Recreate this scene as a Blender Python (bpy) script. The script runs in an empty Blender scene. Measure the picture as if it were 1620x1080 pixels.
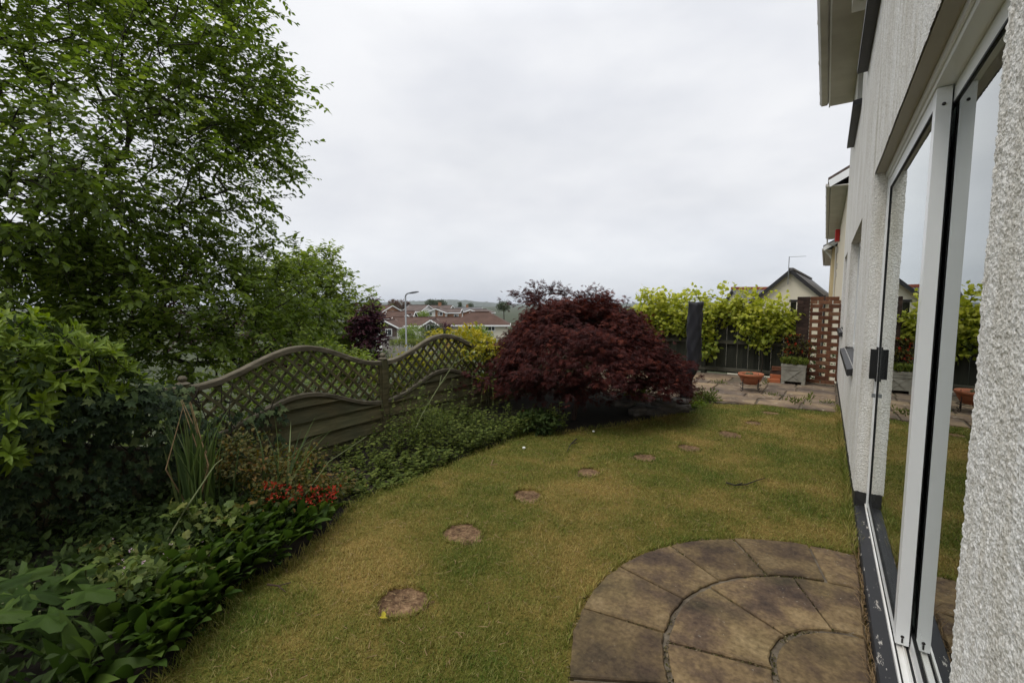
import bpy, math, random
import numpy as np
from mathutils import Vector, Matrix
rng = np.random.default_rng(11)
random.seed(5)
S = bpy.context.scene
COL = S.collection
R = math.radians

# ------------------------------------------------------------------ camera
EYE = 1.5
YAW, PITCH, FPX = R(34.4637), R(4.9217), 720.0
FW = np.array([-math.sin(YAW) * math.cos(PITCH), math.cos(YAW) * math.cos(PITCH), -math.sin(PITCH)])
RT = np.array([math.cos(YAW), math.sin(YAW), 0.0])
UP = np.cross(RT, FW)
CAM = np.array([0, 0, EYE])
def ray(px, py):
    return FW + RT * (px - 810) / FPX - UP * (py - 540) / FPX
def gp(px, py, z=0.0):
    """ground position seen at a place of the photograph (surveying the garden)"""
    d = ray(px, py); t = (z - EYE) / d[2]
    return CAM + d * t
def dp(px, depth, py=478):
    return CAM + ray(px, py) * depth
cd = bpy.data.cameras.new('camera'); cam = bpy.data.objects.new('camera', cd); COL.objects.link(cam)
cd.sensor_width = 36; cd.lens = 16; cd.clip_end = 9000; cd.clip_start = 0.02
cam.matrix_world = Matrix(((RT[0], UP[0], -FW[0], 0), (RT[1], UP[1], -FW[1], 0), (RT[2], UP[2], -FW[2], EYE), (0, 0, 0, 1)))
S.camera = cam

# ------------------------------------------------------------------ materials
class NT:
    def __init__(s, name):
        m = bpy.data.materials.new(name); m.use_nodes = True
        s.m, s.t = m, m.node_tree; s.t.nodes.clear()
        s.out = s.t.nodes.new('ShaderNodeOutputMaterial')
    def n(s, typ, **kw):
        o = s.t.nodes.new('ShaderNode' + typ)
        for k, v in kw.items():
            if k.startswith('i_'):
                o.inputs[k[2:].replace('_', ' ')].default_value = v
            else: setattr(o, k, v)
        return o
    def l(s, a, b): s.t.links.new(a, b)
def ramp(nt, src, stops):
    r = nt.n('ValToRGB'); nt.l(src, r.inputs[0])
    e = r.color_ramp.elements
    while len(e) < len(stops): e.new(0.5)
    for i, (p, c) in enumerate(stops):
        e[i].position = p; e[i].color = (*c, 1)
    return r.outputs[0]
def noise(nt, scale, detail=4, stretch=None, src=None, rough=.55):
    n = nt.n('TexNoise'); n.inputs['Scale'].default_value = scale; n.inputs['Detail'].default_value = detail
    n.inputs['Roughness'].default_value = rough
    if src is None: src = nt.n('NewGeometry').outputs['Position']
    if stretch:
        m = nt.n('Mapping'); m.inputs['Scale'].default_value = stretch; nt.l(src, m.inputs[0]); src = m.outputs[0]
    nt.l(src, n.inputs['Vector'])
    return n.outputs['Fac']
def mixc(nt, fac, a, b, mode='MIX'):
    m = nt.n('Mix', data_type='RGBA', blend_type=mode)
    for v, i in ((fac, 0), (a, 6), (b, 7)):
        if hasattr(v, 'links') or hasattr(v, 'is_linked'): nt.l(v, m.inputs[i])
        elif isinstance(v, (int, float)): m.inputs[i].default_value = v
        else: m.inputs[i].default_value = (*v, 1)
    return m.outputs[2]
def attr(nt): return nt.n('Attribute', attribute_name='rnd').outputs['Fac']
def finish(nt, colour, rough=.8, bump=None, bstr=.3, bdist=.01, spec=.3, metal=0):
    p = nt.n('BsdfPrincipled'); p.inputs['Roughness'].default_value = rough
    p.inputs['Specular IOR Level'].default_value = spec; p.inputs['Metallic'].default_value = metal
    if isinstance(colour, tuple): p.inputs['Base Color'].default_value = (*colour, 1)
    else: nt.l(colour, p.inputs['Base Color'])
    if bump is not None:
        b = nt.n('Bump'); b.inputs['Strength'].default_value = bstr; b.inputs['Distance'].default_value = bdist
        nt.l(bump, b.inputs['Height']); nt.l(b.outputs[0], p.inputs['Normal'])
    nt.l(p.outputs[0], nt.out.inputs[0])
    return p
def surf(name, stops, scale=4, rough=.8, bump=.2, bscale=None, stretch=None, spec=.3, detail=5, metal=0, vary=0.0):
    nt = NT(name)
    c = ramp(nt, noise(nt, scale, detail, stretch), [(.25 + .5 * i / max(1, len(stops) - 1), s) for i, s in enumerate(stops)])
    if vary:
        a = nt.n('MapRange'); nt.l(attr(nt), a.inputs[0]); a.inputs[3].default_value = 1 - vary; a.inputs[4].default_value = 1 + vary
        cc = nt.n('CombineColor'); [nt.l(a.outputs[0], cc.inputs[i]) for i in range(3)]
        c = mixc(nt, 1.0, c, cc.outputs[0], 'MULTIPLY')
    b = noise(nt, bscale or scale * 6, 6, stretch)
    finish(nt, c, rough, b, bump, .01, spec, metal)
    return nt.m
def leafmat(name, stops, trans=.3, rough=.5, spec=.3, tint=None):
    nt = NT(name)
    c = ramp(nt, attr(nt), [(i / max(1, len(stops) - 1), s) for i, s in enumerate(stops)])
    n = noise(nt, 9, 2)
    c = mixc(nt, n, c, (0, 0, 0)) if False else c
    p = nt.n('BsdfPrincipled'); nt.l(c, p.inputs['Base Color']); p.inputs['Roughness'].default_value = rough
    p.inputs['Specular IOR Level'].default_value = spec
    t = nt.n('BsdfTranslucent'); h = nt.n('HueSaturation'); h.inputs['Value'].default_value = 1.5; h.inputs['Saturation'].default_value = 1.1
    nt.l(c, h.inputs['Color']); nt.l(h.outputs[0], t.inputs[0])
    m = nt.n('MixShader'); m.inputs[0].default_value = trans
    nt.l(p.outputs[0], m.inputs[1]); nt.l(t.outputs[0], m.inputs[2]); nt.l(m.outputs[0], nt.out.inputs[0])
    return nt.m

M = {}
# ---- roughcast render
nt = NT('white_roughcast')
pos = nt.n('NewGeometry').outputs['Position']
v = nt.n('TexVoronoi', i_Scale=190.0); nt.l(pos, v.inputs['Vector'])
c1 = ramp(nt, noise(nt, 2.2, 5), [(.3, (.78, .765, .73)), (.7, (.85, .845, .82))])
c2 = ramp(nt, noise(nt, 150, 3), [(.4, (.42, .38, .32)), (.54, (1, 1, 1))])
c3 = ramp(nt, noise(nt, 9, 6, (1, 1, .1), rough=.65), [(.3, (.64, .615, .55)), (.42, (.87, .85, .81)), (.58, (1, 1, 1))])
c = mixc(nt, 1.0, mixc(nt, .5, c1, c2, 'MULTIPLY'), c3, 'MULTIPLY')
hh = nt.n('Math', operation='ADD'); nt.l(noise(nt, 170, 3), hh.inputs[0]); nt.l(v.outputs['Distance'], hh.inputs[1])
finish(nt, c, .9, hh.outputs[0], .5, .004, .2)
M['render'] = nt.m
M['cream'] = surf('cream_wall', [(.62, .54, .4), (.68, .6, .46)], 2, .9, .15, 60)
M['yellow'] = surf('yellow_cream_wall', [(.6, .48, .27), (.66, .54, .32)], 2, .9, .15, 60)
M['soffit'] = surf('painted_soffit', [(.4, .37, .33), (.52, .49, .45)], 3, .7, .1, 30, (1, .3, 1))
M['upvc'] = surf('white_plastic', [(.78, .79, .78), (.82, .83, .82)], 3, .3, .02, 50, spec=.5)
M['track'] = surf('dirty_white_track', [(.5, .46, .38), (.74, .73, .7), (.78, .78, .76)], 18, .45, .05, 50, (1, .2, 1), spec=.5)
M['gutter'] = surf('aged_gutter', [(.46, .43, .375), (.6, .57, .51)], 3, .5, .05, 30, spec=.4)
M['black'] = surf('black_paint', [(.012, .012, .013), (.022, .021, .022)], 12, .45, .15, 60, spec=.4)
M['rubber'] = surf('black_rubber', [(.01, .01, .01), (.016, .016, .016)], 12, .6, .05, 60, spec=.3)
nt = NT('peeling_black_paint')
f = ramp(nt, noise(nt, 13, 9, (3.2, .8, 3.2), rough=.72), [(.6, (0, 0, 0)), (.625, (1, 1, 1))])
c = mixc(nt, f, (.016, .016, .018), ramp(nt, noise(nt, 40, 3), [(.3, (.3, .27, .23)), (.7, (.55, .52, .47))]))
finish(nt, c, .55, f, -.5, .004, .4); M['peel'] = nt.m
M['plinth'] = surf('black_plinth', [(.014, .014, .015), (.03, .028, .026)], 9, .6, .4, 50, spec=.35)
# ---- glass
nt = NT('window_glass')
fr = nt.n('Fresnel', i_IOR=1.62); tr = nt.n('BsdfTransparent'); tr.inputs[0].default_value = (.8, .84, .83, 1)
gl = nt.n('BsdfGlossy', i_Roughness=0.0); gl.inputs[0].default_value = (.93, .96, .95, 1)
iv_ = nt.n('Math', operation='SUBTRACT'); iv_.inputs[0].default_value = 1; nt.l(fr.outputs[0], iv_.inputs[1])
sq_ = nt.n('Math', operation='POWER'); nt.l(iv_.outputs[0], sq_.inputs[0]); sq_.inputs[1].default_value = 2.0
fc_ = nt.n('Math', operation='SUBTRACT'); fc_.inputs[0].default_value = 1; nt.l(sq_.outputs[0], fc_.inputs[1])   # both surfaces of a double pane
m = nt.n('MixShader'); nt.l(fc_.outputs[0], m.inputs[0]); nt.l(tr.outputs[0], m.inputs[1]); nt.l(gl.outputs[0], m.inputs[2])
nt.l(m.outputs[0], nt.out.inputs[0]); M['glass'] = nt.m
M['darkglass'] = surf('dark_pane', [(.02, .025, .03), (.04, .045, .05)], 1, .08, 0, spec=.6)
M['room'] = surf('room_wall', [(.3, .28, .25), (.34, .32, .28)], 1, .9, 0)
M['carpet'] = surf('carpet', [(.12, .1, .08), (.16, .13, .1)], 20, .95, .1)
# ---- ground
nt = NT('lawn_turf')
patch = ramp(nt, noise(nt, 1.1, 5, rough=.62), [(.34, (.07, .085, .014)), (.47, (.13, .115, .028)), (.62, (.22, .155, .05))])
fine = ramp(nt, noise(nt, 90, 4), [(.3, (.5, .5, .45)), (.7, (1.2, 1.15, 1.05))])
finish(nt, mixc(nt, 1.0, patch, fine, 'MULTIPLY'), .95, noise(nt, 160, 3), .6, .01, .1); M['turf'] = nt.m
nt = NT('grass_blade')
base = ramp(nt, noise(nt, 1.1, 5, rough=.62), [(.38, (.07, .125, .014)), (.5, (.155, .17, .028)), (.62, (.36, .27, .085))])
alt = ramp(nt, attr(nt), [(0, (.06, .11, .012)), (.42, (.15, .17, .026)), (.75, (.33, .25, .075)), (1, (.55, .43, .2))])
c = mixc(nt, 1.0, mixc(nt, .42, base, alt), (1.12, 1.12, 1.1), 'MULTIPLY')
p = nt.n('BsdfPrincipled', i_Roughness=.6); p.inputs['Specular IOR Level'].default_value = .2; nt.l(c, p.inputs['Base Color'])
t = nt.n('BsdfTranslucent'); nt.l(c, t.inputs[0]); m = nt.n('MixShader'); m.inputs[0].default_value = .3
nt.l(p.outputs[0], m.inputs[1]); nt.l(t.outputs[0], m.inputs[2]); nt.l(m.outputs[0], nt.out.inputs[0]); M['blade'] = nt.m
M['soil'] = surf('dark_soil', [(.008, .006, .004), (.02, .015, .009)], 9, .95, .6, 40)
nt = NT('sandstone_slab')
c = ramp(nt, noise(nt, 3.2, 6, rough=.65), [(.3, (.036, .025, .021)), (.44, (.105, .07, .045)), (.56, (.195, .135, .068)), (.7, (.28, .205, .11))])
lich = ramp(nt, noise(nt, 55, 2), [(.68, (0, 0, 0)), (.73, (1, 1, 1))])
lm = ramp(nt, noise(nt, 2.4, 3), [(.45, (0, 0, 0)), (.6, (.55, .55, .55))])
lf = mixc(nt, 1.0, lich, lm, 'MULTIPLY')
c = mixc(nt, lf, c, (.42, .4, .34))
moss = ramp(nt, noise(nt, 1.7, 5), [(.5, (0, 0, 0)), (.72, (.5, .5, .5))])
c = mixc(nt, moss, c, (.085, .08, .025))
gr = ramp(nt, noise(nt, 45, 5), [(.3, (.62, .6, .58)), (.7, (1.25, 1.25, 1.22))])
c = mixc(nt, 1.0, c, gr, 'MULTIPLY')
a = nt.n('MapRange'); nt.l(attr(nt), a.inputs[0]); a.inputs[3].default_value = .68; a.inputs[4].default_value = 1.25
cc = nt.n('CombineColor'); [nt.l(a.outputs[0], cc.inputs[i]) for i in range(3)]
c = mixc(nt, 1.0, c, cc.outputs[0], 'MULTIPLY')
finish(nt, c, .85, noise(nt, 28, 8, rough=.7), .55, .012, .3); M['slab'] = nt.m
M['mortar'] = surf('mortar_joint', [(.05, .038, .026), (.13, .105, .075), (.2, .17, .125)], 14, .95, .5, 60)
nt = NT('terrace_slab')
c = ramp(nt, noise(nt, 2.6, 6, rough=.65), [(.3, (.07, .06, .052)), (.46, (.15, .115, .09)), (.6, (.235, .185, .13)), (.74, (.3, .24, .165))])
lich = ramp(nt, noise(nt, 14, 4), [(.62, (0, 0, 0)), (.7, (.7, .7, .7))])
c = mixc(nt, lich, c, (.36, .34, .3))
ac = ramp(nt, attr(nt), [(0, (.7, .68, .72)), (.4, (.95, .92, .88)), (.7, (1.05, .98, .85)), (1, (1.2, 1.1, .95))])
c = mixc(nt, 1.0, c, ac, 'MULTIPLY')
finish(nt, c, .85, noise(nt, 22, 8), .4, .012, .3); M['terrace'] = nt.m
nt = NT('stepping_stone')
c = ramp(nt, noise(nt, 42, 6, rough=.7), [(.3, (.06, .034, .02)), (.45, (.15, .09, .05)), (.6, (.27, .175, .1)), (.75, (.45, .33, .2))])
c = mixc(nt, 1.0, c, ramp(nt, noise(nt, 7, 5), [(.35, (.45, .42, .38)), (.65, (1.1, 1.08, 1.05))]), 'MULTIPLY')
finish(nt, c, .9, noise(nt, 60, 5), .7, .012, .2); M['step'] = nt.m
M['field'] = surf('rough_field', [(.02, .03, .009), (.04, .048, .016)], .05, .95, .3, 3)
M['hill'] = surf('wooded_hill', [(.035, .05, .035), (.06, .075, .05)], .02, .95, .5, .3)
# ---- wood, brick, stone
nt = NT('weathered_fence_wood')
c = ramp(nt, noise(nt, 3.5, 6, (5, 1.0, 9), rough=.65), [(.3, (.045, .036, .016)), (.5, (.1, .082, .038)), (.7, (.18, .145, .075))])
c = mixc(nt, ramp(nt, noise(nt, 2.0, 4), [(.4, (.15, .15, .15)), (.7, (.75, .75, .75))]), c, (.062, .07, .038))
a = nt.n('MapRange'); nt.l(attr(nt), a.inputs[0]); a.inputs[3].default_value = .75; a.inputs[4].default_value = 1.25
cc = nt.n('CombineColor'); [nt.l(a.outputs[0], cc.inputs[i]) for i in range(3)]
c = mixc(nt, 1.0, c, cc.outputs[0], 'MULTIPLY')
finish(nt, c, .85, noise(nt, 6, 6, (10, 1.5, 30)), .35, .006, .25); M['fence'] = nt.m
nt = NT('grey_rail_wood')
c = ramp(nt, noise(nt, 4, 6, (6, 1.0, 6), rough=.65), [(.3, (.06, .052, .034)), (.5, (.125, .108, .075)), (.72, (.22, .19, .14))])
finish(nt, c, .85, noise(nt, 8, 6, (12, 1.5, 12)), .35, .006, .25); M['rail'] = nt.m
M['darkfence'] = surf('dark_timber', [(.016, .018, .013), (.034, .036, .024)], 5, .8, .3, 30, (8, 1, .6), vary=.35)
M['darkrail'] = surf('worn_dark_rail', [(.03, .03, .02), (.085, .08, .06)], 6, .8, .3, 30, (1, 4, 4))
nt = NT('red_brick')
c = ramp(nt, attr(nt), [(0, (.085, .036, .022)), (.5, (.145, .062, .034)), (.85, (.19, .085, .046)), (1, (.22, .125, .075))])
c = mixc(nt, .8, c, ramp(nt, noise(nt, 22, 5), [(.3, (.5, .48, .45)), (.7, (1.15, 1.15, 1.15))]), 'MULTIPLY')
finish(nt, c, .9, noise(nt, 90, 4), .4, .005, .2); M['brick'] = nt.m
M['joint'] = surf('brick_mortar', [(.12, .095, .07), (.18, .15, .115)], 15, .95, .3, 80)
M['darkbrick'] = surf('dark_stained_brick', [(.025, .017, .014), (.06, .035, .026)], 12, .9, .4, 60, vary=.3)
M['orangebrick'] = surf('orange_brick', [(.34, .1, .045), (.42, .14, .06)], 12, .9, .3, 60)
M['terracotta'] = surf('terracotta', [(.24, .075, .035), (.33, .115, .055), (.36, .16, .09)], 9, .75, .15, 40, spec=.3)
M['iron'] = surf('rusty_iron', [(.015, .012, .011), (.035, .026, .022)], 20, .6, .2, 60, spec=.4)
M['concrete'] = surf('weathered_concrete', [(.14, .13, .105), (.25, .24, .2), (.3, .29, .25)], 7, .9, .4, 50)
M['slate'] = surf('grey_rock', [(.035, .03, .026), (.1, .088, .075), (.17, .155, .135)], 6, .85, .5, 30, (1, 1, 3))
M['cover'] = surf('black_fabric', [(.011, .011, .014), (.02, .02, .025)], 6, .6, .5, 14, (1, 1, .5), spec=.35)
M['bark'] = surf('dark_bark', [(.02, .016, .012), (.05, .042, .032)], 14, .9, .6, 40, (1, 1, .3))
M['redbark'] = surf('maple_bark', [(.03, .018, .014), (.06, .035, .026)], 14, .9, .6, 40, (1, 1, .3))
M['stem'] = surf('green_stem', [(.06, .08, .025), (.1, .11, .04)], 14, .7, .1, 40)
M['moss'] = leafmat('moss_and_grit', [(.03, .035, .01), (.07, .07, .02), (.14, .11, .06), (.25, .2, .13)], .1, .9, .05)
M['straw'] = surf('dry_stalk', [(.16, .1, .05), (.3, .21, .11)], 20, .9, .2, 60)
M['greenstraw'] = surf('pale_green_stalk', [(.13, .16, .07), (.2, .22, .1)], 20, .8, .2, 60)
# ---- town
def rooftile(name, a, b):
    nt = NT(name)
    w = nt.n('TexWave', wave_type='BANDS', bands_direction='Z'); w.inputs['Scale'].default_value = 3.0; w.inputs['Distortion'].default_value = 1.0
    nt.l(nt.n('NewGeometry').outputs['Position'], w.inputs[0])
    c = ramp(nt, noise(nt, .9, 6), [(.3, a), (.7, b)])
    c = mixc(nt, .3, c, ramp(nt, w.outputs['Fac'], [(.1, (.5, .5, .5)), (.5, (1, 1, 1))]), 'MULTIPLY')
    finish(nt, c, .85, w.outputs['Fac'], .3, .03, .25); return nt.m
M['rooftile'] = rooftile('brown_roof_tiles', (.06, .032, .022), (.1, .056, .04))
M['rooftile2'] = rooftile('grey_brown_roof_tiles', (.075, .055, .047), (.125, .093, .08))
M['roofgrey'] = rooftile('grey_roof_slates', (.1, .1, .1), (.17, .165, .165))
M['roofred'] = rooftile('red_ridge_tiles', (.26, .07, .04), (.34, .1, .06))
M['wallwhite'] = surf('white_house_wall', [(.68, .67, .64), (.74, .73, .7)], .6, .9, .1, 9)
M['wallcream'] = surf('cream_house_wall', [(.58, .54, .43), (.64, .6, .49)], .6, .9, .1, 9)
M['wallbrick'] = surf('orange_brick_wall', [(.23, .105, .05), (.31, .16, .08)], 1.5, .9, .2, 12)
M['cladding'] = surf('brown_cladding', [(.06, .038, .03), (.09, .06, .048)], 1.2, .8, .3, 9, (1, 1, 6))
M['wallgrey'] = surf('grey_house_base', [(.2, .18, .165), (.26, .24, .22)], 1.2, .8, .3, 9)
M['lampmetal'] = surf('galvanised_steel', [(.15, .16, .165), (.2, .21, .215)], 5, .6, .05, 30, spec=.4)
M['lamphead'] = surf('dark_lamp_head', [(.035, .038, .045), (.05, .055, .06)], 5, .5, .05, 30)
M['palefence'] = surf('pale_board_fence', [(.2, .18, .155), (.3, .28, .24)], 5, .9, .2, 20, (6, 6, .4))
M['redbox'] = surf('red_alarm_box', [(.5, .025, .02), (.55, .035, .03)], 3, .4, 0)
M['white'] = surf('white_speck', [(.7, .7, .67), (.78, .78, .75)], 30, .7, .2)
# ---- leaves
M['birch'] = leafmat('mid_green_leaf', [(.05, .08, .014), (.09, .135, .02), (.14, .2, .03), (.22, .27, .045)], .48, .45, .35)
M['hazel'] = leafmat('fresh_green_leaf', [(.07, .11, .016), (.14, .2, .03), (.24, .3, .05)], .46, .5, .3)
M['sycamore'] = leafmat('yellow_green_leaf', [(.085, .13, .018), (.17, .22, .034), (.26, .31, .055)], .42, .6, .25)
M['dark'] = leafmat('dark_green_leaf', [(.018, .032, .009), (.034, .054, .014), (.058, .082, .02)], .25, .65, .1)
M['ivy'] = leafmat('ivy_leaf', [(.014, .027, .011), (.026, .046, .017), (.045, .073, .026), (.11, .14, .05)], .15, .5, .15)
M['laurel'] = leafmat('light_green_leaf', [(.075, .12, .012), (.13, .19, .02), (.22, .28, .035)], .35, .5, .2)
M['maple'] = leafmat('dark_red_leaf', [(.022, .006, .006), (.048, .011, .01), (.085, .018, .013), (.2, .05, .026)], .25, .6, .2)
M['purple'] = leafmat('purple_leaf', [(.02, .008, .012), (.05, .014, .022), (.075, .022, .03)], .25, .6, .2)
M['gold'] = leafmat('golden_leaf', [(.08, .12, .015), (.18, .2, .02), (.36, .32, .025), (.46, .37, .03)], .3, .55, .25)
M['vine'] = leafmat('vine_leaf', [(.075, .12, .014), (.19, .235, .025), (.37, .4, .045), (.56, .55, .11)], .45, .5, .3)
M['broad'] = leafmat('broad_leaf', [(.026, .05, .01), (.044, .078, .014), (.075, .115, .022)], .3, .55, .1)
M['geranium'] = leafmat('lobed_leaf', [(.05, .08, .015), (.08, .12, .022), (.13, .16, .035), (.16, .1, .03)], .3, .55, .25)
M['strap'] = leafmat('strap_leaf', [(.028, .05, .014), (.05, .08, .022), (.08, .12, .032), (.12, .15, .05)], .25, .5, .3)
M['bronze'] = leafmat('bronze_leaf', [(.04, .055, .014), (.08, .085, .018), (.14, .1, .022), (.18, .07, .018)], .3, .55, .25)
M['redflower'] = leafmat('red_petal', [(.2, .016, .01), (.3, .026, .014), (.36, .06, .022)], .3, .5, .2)
M['pink'] = leafmat('pale_pink_petal', [(.5, .34, .42), (.65, .5, .58)], .3, .6, .2)
M['lilac'] = leafmat('lilac_petal', [(.2, .15, .4), (.4, .34, .55)], .3, .6, .2)
M['weed'] = leafmat('weed_leaf', [(.05, .072, .014), (.09, .12, .022), (.15, .175, .038)], .35, .6, .12)
M['greybush'] = leafmat('grey_green_leaf', [(.09, .1, .055), (.15, .16, .09), (.2, .2, .13)], .2, .7, .2)
M['hedge'] = leafmat('hedge_leaf', [(.07, .1, .016), (.13, .16, .028), (.19, .22, .04)], .2, .65, .2)
M['rust'] = leafmat('rust_leaf', [(.07, .04, .022), (.12, .06, .032)], .2, .7, .2)
M['tree_far'] = leafmat('far_tree_leaf', [(.03, .045, .02), (.05, .07, .03), (.075, .095, .04)], .2, .7, .2)

# ------------------------------------------------------------------ objects
def props(o, label=None, cat=None, group=None, kind=None):
    if label: o['label'] = label
    if cat: o['category'] = cat
    if group: o['group'] = group
    if kind: o['kind'] = kind
    return o
def thing(name, loc, label, cat, group=None, rz=0):
    o = bpy.data.objects.new(name, None); COL.objects.link(o)
    o.location = tuple(float(x) for x in loc); o.rotation_euler = (0, 0, rz); o.empty_display_size = .1
    return props(o, label, cat, group)
def root_of(o):
    while o.parent: o = o.parent
    return o
def make(name, V, starts, counts, loops, mats, parent=None, smooth=False, rnd=None, mi=None, local=False):
    V = np.asarray(V, dtype=np.float32).reshape(-1, 3)
    if parent is not None and not local:
        V = V - np.array(root_of(parent).location, dtype=np.float32)
    me = bpy.data.meshes.new(name)
    me.vertices.add(len(V)); me.vertices.foreach_set('co', V.ravel())
    me.loops.add(len(loops)); me.loops.foreach_set('vertex_index', np.asarray(loops, dtype=np.int32))
    me.polygons.add(len(starts)); me.polygons.foreach_set('loop_start', np.asarray(starts, dtype=np.int32))
    try: me.polygons.foreach_set('loop_total', np.asarray(counts, dtype=np.int32))
    except Exception: pass
    if not isinstance(mats, (list, tuple)): mats = [mats]
    for m in mats: me.materials.append(m)
    if mi is not None: me.polygons.foreach_set('material_index', np.asarray(mi, dtype=np.int32))
    me.polygons.foreach_set('use_smooth', np.full(len(starts), bool(smooth)))
    if rnd is not None:
        a = me.attributes.new('rnd', 'FLOAT', 'POINT'); a.data.foreach_set('value', np.asarray(rnd, dtype=np.float32))
    me.update(calc_edges=True); me.validate()
    o = bpy.data.objects.new(name, me); COL.objects.link(o)
    if parent is not None: o.parent = parent
    return o
class MB:
    def __init__(s): s.v = []; s.f = []; s.r = []; s.mi = []; s.k = .5; s.m = 0
    def add(s, vs, fs):
        b = len(s.v); s.v += [tuple(map(float, p)) for p in vs]; s.r += [s.k] * len(vs)
        for f in fs: s.f.append([i + b for i in f]); s.mi.append(s.m)
    def box(s, x0, x1, y0, y1, z0, z1):
        s.add([(x0, y0, z0), (x1, y0, z0), (x1, y1, z0), (x0, y1, z0), (x0, y0, z1), (x1, y0, z1), (x1, y1, z1), (x0, y1, z1)],
              [(0, 3, 2, 1), (4, 5, 6, 7), (0, 1, 5, 4), (1, 2, 6, 5), (2, 3, 7, 6), (3, 0, 4, 7)])
    def cbox(s, x0, x1, y0, y1, z0, z1, c=.004):
        """box with chamfered top and sides (soft edges)"""
        poly = [(x0 + c, y0), (x1 - c, y0), (x1, y0 + c), (x1, y1 - c), (x1 - c, y1), (x0 + c, y1), (x0, y1 - c), (x0, y0 + c)]
        s.prism(poly, z0, z1, c)
    def prism(s, poly, z0, z1, c=0.0):
        n = len(poly); P = np.array(poly, float)
        ar = sum(P[i][0] * P[(i + 1) % n][1] - P[(i + 1) % n][0] * P[i][1] for i in range(n))
        if ar < 0: P = P[::-1]
        if c <= 0:
            s.add([(*p, z0) for p in P] + [(*p, z1) for p in P],
                  [tuple(range(n))[::-1], tuple(range(n, 2 * n))] + [(i, (i + 1) % n, n + (i + 1) % n, n + i) for i in range(n)])
            return
        Q = []
        for i in range(n):
            a, b, d = P[i - 1], P[i], P[(i + 1) % n]
            n1 = np.array([-(b - a)[1], (b - a)[0]]); n1 /= np.linalg.norm(n1) + 1e-9
            n2 = np.array([-(d - b)[1], (d - b)[0]]); n2 /= np.linalg.norm(n2) + 1e-9
            h = n1 + n2; h /= max(.5, 1 + float(n1 @ n2)); Q.append(b + h * c)
        s.add([(*p, z0) for p in P] + [(*p, z1 - c) for p in P] + [(*q, z1) for q in Q],
              [tuple(range(n))[::-1], tuple(range(2 * n, 3 * n))] +
              [(k * n + i, k * n + (i + 1) % n, (k + 1) * n + (i + 1) % n, (k + 1) * n + i) for k in (0, 1) for i in range(n)])
    def quad(s, a, b, c, d): s.add([a, b, c, d], [(0, 1, 2, 3)])
    def obox(s, p, q, w, h, up=(0, 0, 1)):
        """bar from p to q, section w (sideways) x h (along up)"""
        p, q, up = np.array(p, float), np.array(q, float), np.array(up, float)
        d = q - p; d /= np.linalg.norm(d); sd = np.cross(d, up); sd /= np.linalg.norm(sd); u = np.cross(sd, d)
        vs = [e + sd * a * w / 2 + u * b * h / 2 for e in (p, q) for a, b in ((-1, -1), (1, -1), (1, 1), (-1, 1))]
        s.add(vs, [(3, 2, 1, 0), (4, 5, 6, 7), (0, 1, 5, 4), (1, 2, 6, 5), (2, 3, 7, 6), (3, 0, 4, 7)])
    def tube(s, pts, r, n=8, cap=True):
        pts = [np.array(p, float) for p in pts]
        rs = r if isinstance(r, (list, tuple, np.ndarray)) else [r] * len(pts)
        vs = []; side = None
        for i, p in enumerate(pts):
            d = pts[min(i + 1, len(pts) - 1)] - pts[max(i - 1, 0)]; d /= np.linalg.norm(d) + 1e-9
            if side is None:
                side = np.cross(d, (0, 0, 1)) if abs(d[2]) < .9 else np.cross(d, (1, 0, 0))
            side = side - d * (side @ d); side /= np.linalg.norm(side); u = np.cross(side, d)
            for k in range(n):
                a = 2 * math.pi * k / n; vs.append(p + rs[i] * (side * math.cos(a) + u * math.sin(a)))
        fs = [(i * n + k, i * n + (k + 1) % n, (i + 1) * n + (k + 1) % n, (i + 1) * n + k) for i in range(len(pts) - 1) for k in range(n)]
        if cap: fs += [tuple(range(n))[::-1], tuple(range((len(pts) - 1) * n, len(pts) * n))]
        s.add(vs, fs)
    def lathe(s, prof, c, n=28):
        vs = [(c[0] + r * math.cos(2 * math.pi * k / n), c[1] + r * math.sin(2 * math.pi * k / n), c[2] + z) for r, z in prof for k in range(n)]
        fs = [(i * n + k, i * n + (k + 1) % n, (i + 1) * n + (k + 1) % n, (i + 1) * n + k) for i in range(len(prof) - 1) for k in range(n)]
        fs += [tuple(range(n))[::-1], tuple(range((len(prof) - 1) * n, len(prof) * n))]
        s.add(vs, fs)
    def build(s, name, mats, parent=None, smooth=False, local=False):
        cnt = [len(f) for f in s.f]; st = np.concatenate([[0], np.cumsum(cnt)[:-1]]) if cnt else []
        return make(name, s.v, st, cnt, [i for f in s.f for i in f], mats, parent, smooth, s.r, s.mi, local)
def one(name, mats, fn, parent=None, smooth=False, local=False, **kw):
    b = MB(); fn(b); o = b.build(name, mats, parent, smooth, local)
    return props(o, **kw) if kw else o

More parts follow.
